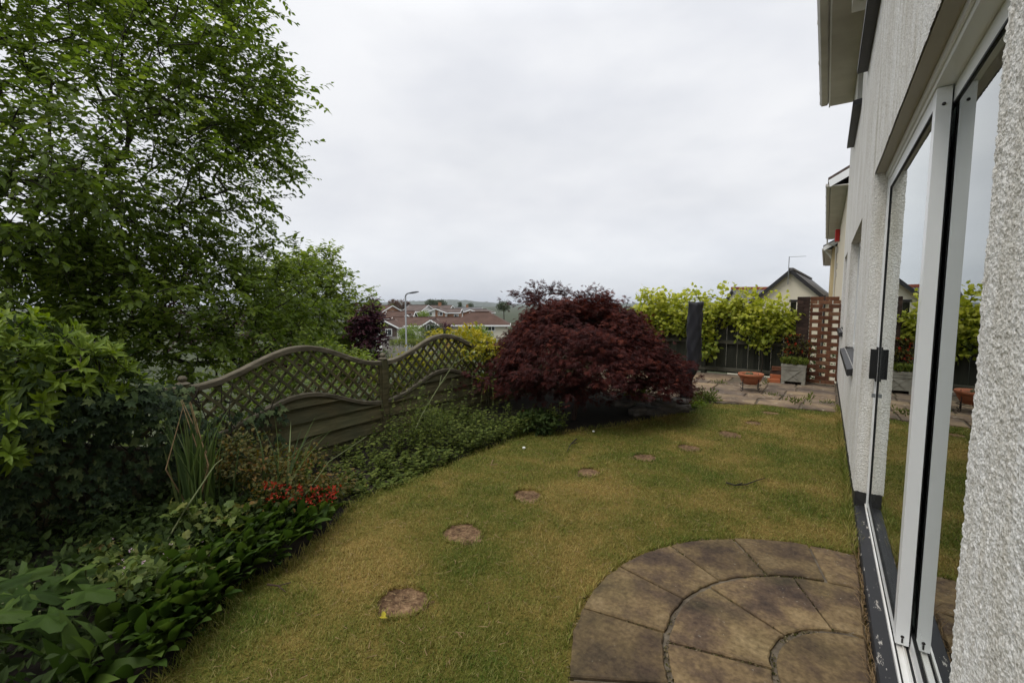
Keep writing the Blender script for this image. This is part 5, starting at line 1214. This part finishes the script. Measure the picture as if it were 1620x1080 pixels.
bushlet('sedum', 'brownish trailing plant on the rocks left of the green herb', 'plant', 1090, 645, 6.75, (.16, .14, .07), 60, 9, .03, T_OVATE, M['bronze'])
bushlet('trailing_plant', 'bright green leafy trailing plant at the lawn edge in front of the herb', 'plant', 1105, 651, 6.6, (.12, .1, .05), 50, 8, .035, T_OVATE, M['hazel'])
bushlet('lilac_flower', 'clump of lilac flowers glimpsed through the lower branches of the maple', 'plant', 985, 592, 7.3, (.3, .2, .16), 60, 8, .05, T_LANCE, M['weed'], M['lilac'])
bushlet('spiky_plant', 'pale yellow green spiky plant above the pale rockery stones', 'plant', 1005, 618, 6.7, (.13, .12, .12), 40, 9, .08, T_LANCE, M['sycamore'])
bushlet('fern', 'dark leafy plant in shade at the foot of the maple trunk', 'plant', 850, 665, 5.3, (.28, .25, .12), 80, 8, .06, T_OVATE, M['dark'])
# small things on the lawn
def twig(pts, r_, lb_, mt='bark', z=.03):
    P = [gp(a_, b_, z) for a_, b_ in pts]; o = one('twig', M[mt], lambda b: (b.tube(P, [r_ * (1 - .6 * i / (len(P) - 1)) for i in range(len(P))], 6), b.tube([P[1], P[1] + np.array([.05, .04, .015])], r_ * .6, 5))); props(o, lb_, 'twig')
twig([(1149, 763), (1162, 767), (1180, 766), (1196, 760), (1210, 756)], .007, 'dark forked twig lying on the lawn toward the house')
twig([(912, 694), (903, 702), (897, 714)], .008, 'dead brown twig on the lawn in front of the maple')
twig([(423, 924), (440, 926), (452, 936)], .005, 'small reddish brown twig at the lawn edge by the broad leaves', 'redbark')
twig([(780, 727), (776, 736)], .006, 'tiny straw coloured twig on the lawn near the weedy border', 'straw')
for (x_, y_), r_, lb_ in (((829, 708), .018, 'small white pebble on the lawn beside the weeds'), ((939, 682), .015, 'tiny white pebble on the lawn near the maple shade')):
    c = gp(x_, y_, .02); o = one('pebble', M['white'], lambda b: b.lathe([(.3 * r_, -r_ * .6), (.9 * r_, -r_ * .3), (r_, 0), (.8 * r_, r_ * .45), (.2 * r_, r_ * .6)], c, 10), None, True); props(o, lb_, 'pebble')
c = gp(600, 976, .03); o = leaves('fallen_leaf', np.array([c, c + np.array([.02, .01, 0])]), np.array([[.6, .3, .1], [-.5, .4, .2]]), np.array([[0, 0, 1.0], [.2, 0, 1]]), .04, T_OVATE, M['gold'], None, np.array([.9, .8])); props(o, 'bright yellow fallen leaf beside the largest stepping stone', 'leaf')

# ================================================================== TOWN
def block(root, cx, cy, rot, L, Wd, z0, eave, ridge, wm, rm, ov=.3, hip=False, barge=True, chim=False, gable_mat=None):
    """one gabled (or hipped) volume, added to a house in its own frame; returns a local->frame function"""
    ca, sa = math.cos(rot), math.sin(rot)
    def T(x, y, z): return (cx + x * ca - y * sa, cy + x * sa + y * ca, z)
    hl, hw = L / 2, Wd / 2
    def wl(b):
        pr = [(-hw, z0), (hw, z0), (hw, eave), (0, ridge if not hip else eave), (-hw, eave)]
        b.add([T(-hl, y, z) for y, z in pr] + [T(hl, y, z) for y, z in pr], [tuple(range(5))[::-1], tuple(range(5, 10))] + [(i, (i + 1) % 5, 5 + (i + 1) % 5, 5 + i) for i in (0, 1, 4)])
    w_ = one('wall', wm, wl, root, local=True)
    s_ = (ridge - eave) / hw; ze = eave - s_ * ov; th = .16
    def rf(b):
        if hip:
            hr = hl - hw; A = [T(-hl - ov, -hw - ov, ze), T(hl + ov, -hw - ov, ze), T(hl + ov, hw + ov, ze), T(-hl - ov, hw + ov, ze)]
            A2 = [T(-hl - ov, -hw - ov, ze + th), T(hl + ov, -hw - ov, ze + th), T(hl + ov, hw + ov, ze + th), T(-hl - ov, hw + ov, ze + th), T(-hr, 0, ridge + th), T(hr, 0, ridge + th)]
            b.add(A + A2, [(0, 3, 2, 1), (0, 1, 5, 4), (1, 2, 6, 5), (2, 3, 7, 6), (3, 0, 4, 7), (4, 5, 9, 8), (6, 7, 8, 9), (5, 6, 9), (7, 4, 8)])
        else:
            for sg in (-1, 1):
                q = [(-hl - ov, sg * (hw + ov), ze), (hl + ov, sg * (hw + ov), ze), (hl + ov, 0, ridge), (-hl - ov, 0, ridge)]
                b.add([T(*p) for p in q] + [T(p[0], p[1], p[2] + th) for p in q], [(0, 1, 2, 3), (4, 7, 6, 5), (0, 4, 5, 1), (1, 5, 6, 2), (3, 7, 4, 0), (2, 6, 7, 3)])
    r_ = one('roof', rm, rf, root, local=True)
    one('ridge_tiles', M['roofred'] if rm is M['roofgrey'] and False else rm, lambda b: b.obox(T(-(hl - hw if hip else hl + ov), 0, ridge + th + .03), T((hl - hw if hip else hl + ov), 0, ridge + th + .03), .25, .12), r_, local=True)
    if barge:
        def bg(b):
            if hip:
                P = [T(-hl - ov - .03, -hw - ov - .03, ze + .05), T(hl + ov + .03, -hw - ov - .03, ze + .05), T(hl + ov + .03, hw + ov + .03, ze + .05), T(-hl - ov - .03, hw + ov + .03, ze + .05)]
                for i in range(4): b.obox(P[i], P[(i + 1) % 4], .06, .2)
                return
            for e_ in (-1, 1):
                for sg in (-1, 1): b.obox(T(e_ * (hl + ov + .03), sg * (hw + ov), ze + .06), T(e_ * (hl + ov + .03), 0, ridge + .06), .05, .2)
            for sg in (-1, 1): b.obox(T(-hl - ov, sg * (hw + ov + .04), ze + .02), T(hl + ov, sg * (hw + ov + .04), ze + .02), .08, .18)
        one('bargeboard', barge if not isinstance(barge, bool) else M['upvc'], bg, root, local=True)
    if chim: one('chimney', M['wallbrick'], lambda b: (b.prism([T(-.35, -.3, 0)[:2], T(.35, -.3, 0)[:2], T(.35, .3, 0)[:2], T(-.35, .3, 0)[:2]], ridge - .3, ridge + .9), b.prism([T(-.4, -.35, 0)[:2], T(.4, -.35, 0)[:2], T(.4, .35, 0)[:2], T(-.4, .35, 0)[:2]], ridge + .9, ridge + 1.0)), r_, local=True)
    return T
def win(root, T, axis, pos_, u, z, w_, h_, name='window'):
    """window on the face at local x = pos_ (axis 'x') or y = pos_ (axis 'y'); sg = outward sign"""
    sg = 1 if pos_ > 0 else -1
    def P(a, d, zz): return T(pos_ + sg * d, a, zz) if axis == 'x' else T(a, pos_ + sg * d, zz)
    def bx(b, a0, a1, z0_, z1_, d0, d1):
        vs = [P(a, d, zz) for d in (d0, d1) for a, zz in ((a0, z0_), (a1, z0_), (a1, z1_), (a0, z1_))]
        b.add(vs, [(0, 1, 2, 3), (4, 7, 6, 5), (0, 4, 5, 1), (1, 5, 6, 2), (2, 6, 7, 3), (3, 7, 4, 0)])
    f = .09
    o = one(name, M['upvc'], lambda b: (bx(b, u - w_ / 2, u - w_ / 2 + f, z, z + h_, .003, .06), bx(b, u + w_ / 2 - f, u + w_ / 2, z, z + h_, .003, .06), bx(b, u - w_ / 2 + f, u + w_ / 2 - f, z, z + f, .003, .058),
        bx(b, u - w_ / 2 + f, u + w_ / 2 - f, z + h_ - f, z + h_, .003, .058), bx(b, u + w_ * .12, u + w_ * .12 + .08, z + f, z + h_ - f, .003, .056)), root, local=True)
    one('pane', M['darkglass'], lambda b: bx(b, u - w_ / 2 + f, u + w_ / 2 - f, z + f, z + h_ - f, .002, .02), o, local=True)
def wallpanel(root, T, xf, u0, u1, z0, prof, mt, name):
    """cladding standing 3 cm proud of a gable at local x = xf"""
    sg = 1 if xf > 0 else -1
    pts = [(u0, z0), (u1, z0), (u1, prof(u1)), *([(0, prof(0))] if u0 < 0 < u1 else []), (u0, prof(u0))]; n_ = len(pts)
    one(name, mt, lambda b: b.add([T(xf + sg * d, u, z) for d in (.002, .035) for u, z in pts], [tuple(range(n_)), tuple(range(n_, 2 * n_))[::-1]] + [(i, (i + 1) % n_, n_ + (i + 1) % n_, n_ + i) for i in range(n_)]), root, local=True)
def hroot(name, px, depth, zb, label, cat='house', rz=0, group='houses of the estate beyond the garden'):
    p = dp(px, depth); return thing(name, (p[0], p[1], zb), label, cat, group, YAW + rz), zb
def zpx(py, depth): return EYE + (478 - py) / FPX * depth
def loc(root, zb, px, depth, depth0, px0): return ((px - px0) / FPX * depth, depth - depth0)
# A: long bungalow with two white-edged gables
d = 68; h, zb = hroot('bungalow', 668, d, -5.9, 'long brown roofed bungalow with two white edged front gables behind the lamp post')
sc = d / FPX
T = block(h, 0, 3.5, 0, 107 * sc, 6.0, 0, zpx(515, d) - zb, zpx(504.5, d) - zb, M['wallwhite'], M['rooftile'])
xa = (617.5 - 668) * sc; Tg = block(h, xa, -.6, R(90), 4.6, 3.3, 0, zpx(516, d) - zb, zpx(507, d) - zb, M['wallwhite'], M['rooftile'], .35)
ea, rg_ = zpx(516, d) - zb, zpx(507, d) - zb
pf = lambda hw: (lambda u: rg_ - (rg_ - ea) * abs(u) / hw - .02)
wallpanel(h, Tg, -2.3, -1.62, .55, zpx(530, d) - zb, pf(1.65), M['cladding'], 'cladding'); wallpanel(h, Tg, -2.3, -1.62, .55, 0, lambda u: zpx(530, d) - zb - .003, M['wallgrey'], 'brick_base')
win(h, Tg, 'x', -2.34, -.45, zpx(529, d) - zb, 1.0, 1.0)
xb = (685.5 - 668) * sc; Tg = block(h, xb, -.3, R(90), 4.0, 2.9, 0, zpx(516, d) - zb, zpx(506, d) - zb, M['wallgrey'], M['rooftile'], .3); win(h, Tg, 'x', -2.0, 0, zpx(522, d) - zb, 1.3, .9)
# C: cream hipped bungalow
d = 61; h, zb = hroot('bungalow', 757, d, -5.6, 'cream walled bungalow with a brown hipped roof left of the red maple'); sc = d / FPX
T = block(h, 0, 3, 0, 92 * sc, 5.2, 0, zpx(513.5, d) - zb, zpx(496, d) - zb, M['wallcream'], M['rooftile'], .35, True); win(h, T, 'y', -2.6, -1.6, zpx(524, d) - zb, 1.2, .8); win(h, T, 'y', -2.6, 1.5, zpx(524, d) - zb, 1.4, .8)
one('brick_corner', M['wallbrick'], lambda b: b.box(-92 * sc / 2 - .9, -92 * sc / 2 - .005, 2, 5, 0, zpx(515, d) - zb), h, local=True)
# D: two storey, white and orange brick
d = 98; h, zb = hroot('two_storey_house', 697, d, -6.4, 'two storey house with half white, half orange brick gable in mid estate'); sc = d / FPX
T = block(h, 2.0, 2.2, 0, 30 * sc, 5, 0, zpx(494.5, d) - zb, zpx(489.5, d) - zb, M['wallbrick'], M['rooftile2']); Tg = block(h, (693.5 - 697) * sc, -1.0, R(90), 5, 3.9, 0, zpx(494, d) - zb, zpx(488.5, d) - zb, M['wallwhite'], M['rooftile2'], .4)
ea, rg_ = zpx(494, d) - zb, zpx(488.5, d) - zb; wallpanel(h, Tg, -2.5, -1.92, .1, 0, pf(1.95), M['wallbrick'], 'brick_front'); win(h, Tg, 'x', -2.54, -.95, zpx(498.5, d) - zb, 1.0, .75); win(h, Tg, 'x', -2.5, 1.1, zpx(498.5, d) - zb, .7, .7); win(h, T, 'y', -2.5, 1.4, zpx(503, d) - zb, 1, .8)
# E, F, G, H, I, J
d = 120; h, zb = hroot('two_storey_house', 694, d, -6.6, 'grey brown roofed house with a white gable behind the half brick house'); sc = d / FPX
T = block(h, 0, 2, R(-14), 40 * sc, 6.4, 0, zpx(493, d) - zb, zpx(484, d) - zb, M['wallwhite'], M['rooftile2'], .3, chim=True); win(h, T, 'y', -3.2, 0, zpx(499, d) - zb, 1.3, 1); win(h, T, 'x', 40 * sc / 2, -.6, zpx(496, d) - zb, 1.1, 1)
d = 112; h, zb = hroot('two_storey_house', 660, d, -6.6, 'brown roofed house with a tall white gable end facing right behind the lamp post'); sc = d / FPX
T = block(h, 0, 2, R(-22), 32 * sc, 6.4, 0, zpx(492.5, d) - zb, zpx(483.5, d) - zb, M['wallwhite'], M['rooftile2'], .3); win(h, T, 'x', 32 * sc / 2, .4, zpx(497, d) - zb, 1.1, 1); win(h, T, 'y', -3.2, 0, zpx(499, d) - zb, 1.3, 1)
d = 85; h, zb = hroot('bungalow', 628, d, -6.2, 'low brown roofed bungalow with a small white porch gable behind the left front gable'); sc = d / FPX
T = block(h, 0, 3, 0, 42 * sc, 5, 0, zpx(504, d) - zb, zpx(494, d) - zb, M['wallwhite'], M['rooftile']); Tg = block(h, (647 - 628) * sc, -.3, R(90), 2.6, 1.2, 0, zpx(502.5, d) - zb, zpx(498, d) - zb, M['wallwhite'], M['rooftile'], .2); win(h, Tg, 'x', -1.3, 0, zpx(506, d) - zb, .7, .6)
d = 108; h, zb = hroot('brick_house', 604, d, -6.5, 'orange brick gabled house at the left edge of the estate by the purple tree'); sc = d / FPX
T = block(h, 0, 2, R(-32), 34 * sc, 6, 0, zpx(493, d) - zb, zpx(484, d) - zb, M['wallbrick'], M['rooftile']); win(h, T, 'x', 34 * sc / 2, 0, zpx(498, d) - zb, 1.2, 1); win(h, T, 'y', -3, 0, zpx(499, d) - zb, 1.3, 1)
d = 135; h, zb = hroot('terraced_house', 738, d, -6.8, 'long grey slate roofed white terrace left of the maple top'); sc = d / FPX
T = block(h, 0, 2, R(6), 44 * sc, 6.5, 0, zpx(493, d) - zb, zpx(487, d) - zb, M['wallwhite'], M['roofgrey'], .3, chim=True)
for u_ in (-3, -.8, 1.4, 3.3): win(h, T, 'y', -3.25, u_, zpx(498, d) - zb, .9, .9)
d = 104; h, zb = hroot('brick_house', 756, d, -6.5, 'orange brick house with a low gable just left of the maple'); sc = d / FPX
T = block(h, 0, 2, R(60), 6, 4.6, 0, zpx(495, d) - zb, zpx(490.5, d) - zb, M['wallbrick'], M['rooftile2']); win(h, T, 'x', -3, 0, zpx(499, d) - zb, 1, .8)
# lamp post
d = 35; p = dp(641.5, d); lp = thing('street_lamp', (p[0], p[1], -4.3), 'tall grey street lamp with a curved neck and dark flat head beyond the fence', 'street lamp'); sc = d / FPX
zt = zpx(470, d); r_ = RT
one('pole', M['lampmetal'], lambda b: b.tube([p + np.array([0, 0, -4.6 - p[2]]), p * np.array([1, 1, 0]) + np.array([0, 0, -3.0]), p * np.array([1, 1, 0]) + np.array([0, 0, -2.99]), p * np.array([1, 1, 0]) + np.array([0, 0, zt])], [.09, .085, .065, .06], 12), lp, True)
top = p * np.array([1, 1, 0]) + np.array([0, 0, zt]); arm = [top] + [top + RT * (.3 * (1 - math.cos(a_))) * 1.0 + np.array([0, 0, .3 * math.sin(a_)]) for a_ in np.linspace(.2, 1.3, 7)] + [top + RT * .5 + np.array([0, 0, .34])]
one('arm', M['lampmetal'], lambda b: b.tube(arm, .055, 10), lp, True)
def head(b):
    a0 = top + RT * .32 + np.array([0, 0, .3]); F0 = np.array([FW[0], FW[1], 0]); F0 /= np.linalg.norm(F0); vs = []
    for u_, hw, hz in ((0, .06, .05), (.2, .13, .07), (.5, .14, .06), (.72, .06, .025)):
        c = a0 + RT * u_ + np.array([0, 0, .1 * u_ / .5 * .8]); vs += [c + F0 * hw - np.array([0, 0, hz]), c - F0 * hw - np.array([0, 0, hz]), c - F0 * hw * .7 + np.array([0, 0, hz]), c + F0 * hw * .7 + np.array([0, 0, hz])]
    b.add(vs, [(i * 4 + k_, i * 4 + (k_ + 1) % 4, (i + 1) * 4 + (k_ + 1) % 4, (i + 1) * 4 + k_) for i in range(3) for k_ in range(4)] + [(3, 2, 1, 0), (12, 13, 14, 15)])
one('lamp_head', M['lamphead'], head, lp)
# hedge, fence, shrubs, trees of the estate
def ftree(name, label, cat, px, py, depth, rad_, n_, mt, leaf, group='trees of the estate', zb=-6):
    c = np.array(seen(px, py, depth)); t_ = thing(name, (c[0], c[1], zb), label, cat, group)
    bl_ = [(c, rad_)] + [(c + rdir(1)[0] * np.array(rad_) * .6, tuple(np.array(rad_) * .5)) for _ in range(4)]
    C, O = in_blobs(bl_, n_, .5); clusters('crown', C, O, 8, leaf * .9, leaf, T_SIMPLE, mt, t_, .1, .5, 1.0)
    one('trunk', M['bark'], lambda b: b.tube([(c[0], c[1], zb), (c[0] + .05, c[1], (c[2] + zb) / 2), (c[0], c[1], c[2])], [rad_[0] * .12, rad_[0] * .09, rad_[0] * .05], 7), t_)
hd = thing('hedge', tuple(dp(660, 47)[:2]) + (-5,), 'clipped yellow green hedge along the top of the pale board fence', 'hedge')
F0 = np.array([FW[0], FW[1], 0]); F0 /= np.linalg.norm(F0); sc = 47 / FPX
k = 900; c0 = np.array(dp(660, 47)); C = c0 + RT * ((rng.random(k) - .5) * 88 * sc)[:, None] + F0 * ((rng.random(k) - .5) * 1.2)[:, None]; C[:, 2] = zpx(549, 47) + (zpx(537.5, 47) - zpx(549, 47)) * np.sqrt(rng.random(k))
clusters('foliage', C, unit(rdir(k) + np.array([0, 0, .5]) - F0 * .6), 8, .09, .1, T_SIMPLE, M['hedge'], hd)
one('stem', M['bark'], lambda b: [b.tube([c0 + RT * u_ + np.array([0, 0, -4.9 - c0[2]]), c0 + RT * u_ + np.array([0, 0, zpx(540, 47) - c0[2]])], .04, 5) for u_ in np.linspace(-2.6, 2.6, 9)], hd)
pf_ = thing('board_fence', tuple(dp(645, 45.5)[:2]) + (-5,), 'pale weathered board fence below the clipped hedge by the lamp post', 'fence'); c1 = np.array(dp(645, 45.5)); sc = 45.5 / FPX
def pfb(b):
    for u_ in np.arange(-36 * sc, 46 * sc, .13):
        b.k = rng.random(); a_ = c1 + RT * u_; b.obox((a_[0], a_[1], -5), (a_[0], a_[1], zpx(549.5, 45.5)), .12, .02, F0)
one('boards', M['palefence'], pfb, pf_); one('rail', M['palefence'], lambda b: b.obox(tuple(c1 + RT * (-36 * sc) + F0 * .06)[:2] + (-4,), tuple(c1 + RT * (46 * sc) + F0 * .06)[:2] + (-4,), .06, .1), pf_)
ftree('garden_bush', 'large dark green bush in front of the long bungalow', 'bush', 655, 530, 58, (2.0, 1.4, 1.3), 420, M['hazel'], .2, 'garden bushes of the estate', -5)
ftree('garden_bush', 'dark green bush between the two gables of the long bungalow', 'bush', 690, 528, 57, (1.5, 1.2, 1.2), 300, M['dark'], .2, 'garden bushes of the estate', -5)
ftree('garden_bush', 'leafy bush against the cream bungalow wall', 'bush', 755, 530, 50, (1.6, 1.2, 1.1), 260, M['hazel'], .18, 'garden bushes of the estate', -5)
ftree('garden_bush', 'purple brown bush under the right front gable of the long bungalow', 'bush', 703, 521, 60, (.8, .8, .9), 150, M['purple'], .16, 'garden bushes of the estate', -5)
ftree('garden_tree', 'rust brown tree on the skyline left of the lamp post', 'tree', 624, 483, 128, (1.9, 1.6, 1.5), 260, M['rust'], .3)
ftree('garden_tree', 'rounded fresh green tree among the roofs left of the lamp post', 'tree', 620.5, 490, 112, (.9, .9, 1.0), 140, M['hedge'], .25)
ftree('garden_tree', 'brown tinged tree beside the lamp post on the skyline', 'tree', 638, 482, 135, (2.0, 1.6, 1.4), 260, M['rust'], .3)
ftree('garden_tree', 'wide dark tree on the skyline above the grey brown roof', 'tree', 682, 480.5, 170, (2.6, 2.0, 1.3), 300, M['tree_far'], .4)
ftree('garden_tree', 'dark tree on the skyline right of the wide dark tree', 'tree', 696, 481, 172, (2.6, 2.0, 1.3), 260, M['tree_far'], .4)
ftree('garden_tree', 'low green bushy tree in front of the tall white gable', 'tree', 668, 499, 92, (1.5, 1.2, .8), 200, M['hazel'], .25)
ftree('garden_tree', 'grey green tree on the skyline left of the maple top', 'tree', 797, 484, 75, (1.1, 1.0, .8), 200, M['tree_far'], .2)
ftree('garden_tree', 'dark conical tree on the skyline above the slate terrace', 'tree', 728, 484, 140, (.5, .5, 1.2), 120, M['tree_far'], .25)
ftree('garden_tree', 'dark tree on the far skyline behind the round tree', 'tree', 590, 481, 150, (2.4, 2, 1.3), 220, M['tree_far'], .4)
ftree('garden_tree', 'small dark tree above the chimney of the slate terrace', 'tree', 744, 484, 142, (.9, .9, .8), 120, M['tree_far'], .25)

# ================================================================== NEIGHBOURS (right)
def terrace_house(name, label, x0, y0, y1, zb, eave, wm, ovh, gx, rm, extra):
    h = thing(name, (x0 + 4, (y0 + y1) / 2, zb), label, 'house')
    one('wall', wm, lambda b: (b.box(x0, x0 + 8, y0, y1, zb, eave + .1), b.add([(x0, y0, eave + .1), (x0 + 8, y0, eave + .1), (x0 + 4, y0, eave + 2.7)], [(0, 1, 2)]), b.add([(x0, y1, eave + .1), (x0 + 8, y1, eave + .1), (x0 + 4, y1, eave + 2.7)], [(0, 2, 1)])), h)
    one('soffit', M['gutter'], lambda b: b.box(gx + .12, x0 - .002, y0 - .3, y1 + .2, eave, eave + .03), h)
    g_ = one('gutter', M['gutter'], lambda b: gut(b, y0 - .25, y1 + .15, gx, gx + .115, eave + .1), h)
    one('bracket', M['gutter'], lambda b: [gut(b, y_, y_ + .06, gx - .008, gx + .118, eave + .105) for y_ in np.arange(y0, y1, 1.6)], g_)
    one('roof', rm, lambda b: (roof_slab(b, gx + .05, eave + .13, x0 + 4, eave + 2.75, y0 - .33, y1 + .3, .12), roof_slab(b, x0 + 8.4, eave + .13, x0 + 4.002, eave + 2.75, y0 - .33, y1 + .3, .12)), h)
    one('bargeboard', M['upvc'], lambda b: b.add([(gx + .1, y0 - .36, eave - .02), (x0 + 4, y0 - .36, eave + 2.5), (x0 + 4, y0 - .36, eave + 2.76), (gx + .06, y0 - .36, eave + .17), (gx + .1, y0 - .335, eave - .02), (x0 + 4, y0 - .335, eave + 2.5), (x0 + 4, y0 - .335, eave + 2.76), (gx + .06, y0 - .335, eave + .17)], [(0, 1, 2, 3), (4, 7, 6, 5), (0, 4, 5, 1), (2, 6, 7, 3), (0, 3, 7, 4)]), h)
    extra(h); return h
def ex1(h):
    one('alarm_box', M['redbox'], lambda b: b.cbox(.2, .379, 24.5, 24.95, 4.15, 4.65, .03), h)
    for y_, z_ in ((26.8, 3.85), (26.9, 3.1), (27.8, 2.75)): one('vent', M['soffit'], lambda b: b.box(.34, .379, y_, y_ + .35, z_, z_ + .25), h)
    one('downpipe', M['gutter'], lambda b: b.tube([(-.08, 29.2, 4.9), (-.08, 29.2, 4.55), (.33, 29.2, 4.35), (.33, 29.2, -2)], .04, 8), h)
terrace_house('cream_house', 'cream rendered house with grey gutter and a red alarm box beyond the white house', .38, 16.6, 29.6, -2.5, 4.82, M['cream'], .5, -.16, M['rooftile2'], ex1)
def ex2(h): one('downpipe', M['upvc'], lambda b: b.tube([(-.25, 30.25, 4.4), (.1, 30.5, 4.0), (.13, 30.6, 3.9)], .05, 8), h)
terrace_house('yellow_house', 'yellow cream rendered house, farthest in the row beyond the cream house', .16, 30.4, 43, -3, 4.3, M['yellow'], .4, -.3, M['roofgrey'], ex2)
# cream gabled cottage behind the brick screen
d = 27.5; p = dp(1249, d); zc = -4.0; sc = d / FPX
ct = thing('cottage', (p[0], p[1], zc), 'cream gabled cottage with black bargeboards and an aerial behind the grapevine', 'house', None, R(90 - 2.6))
apx = zpx(427, d) - zc; hw = 3.3; T = block(ct, 7, 0, 0, 14, 2 * hw, 0, apx - hw * .98, apx - .15, M['wallcream'], M['roofgrey'], .25, barge=M['black'])
an_ = one('aerial', M['lampmetal'], lambda b: (b.tube([(-.3, .1, apx - .9), (-.3, .1, apx + .75)], .022, 7), b.tube([(-.32, .1, apx - .55), (-.02, .1, apx - .5)], .02, 6), b.tube([(-.3, .1, apx + .73), (-.3, -.75, apx + .73)], .012, 6), [b.tube([(-.42, u_, apx + .73), (-.18, u_, apx + .73)], .006, 5) for u_ in np.linspace(-.7, 0, 9)]), ct, local=True)
one('downpipe', M['black'], lambda b: b.tube([(-.05, -1.75, 0), (-.05, -1.75, apx - 1.55)], .05, 7), ct, local=True)
d = 40; h, zb = hroot('slate_house', 1190, d, -5, 'grey slate roof with a red ridge beside the cream cottage', 'house', 0, None)
sc = d / FPX; T = block(h, 2.3, 3, 0, 4.8, 6, 0, zpx(500, d) - zb, zpx(458, d) - zb, M['wallcream'], M['roofgrey'], .3, barge=False)
one('red_ridge', M['roofred'], lambda b: b.obox((-.42, 3, zpx(456.5, d) - zb + .12), (4.98, 3, zpx(456.5, d) - zb + .12), .3, .24), h, local=True)
one('flue', M['lampmetal'], lambda b: b.tube([(-.3, 2.6, zpx(470, d) - zb), (-.3, 2.6, zpx(448, d) - zb)], .04, 6), h, local=True)
# dark bush seen low through the brick screen
ftree('garden_bush', 'dark bush seen low through the holes of the brick screen', 'bush', 1275, 590, 13, (1.0, .7, .9), 260, M['dark'], .09, None, -1)
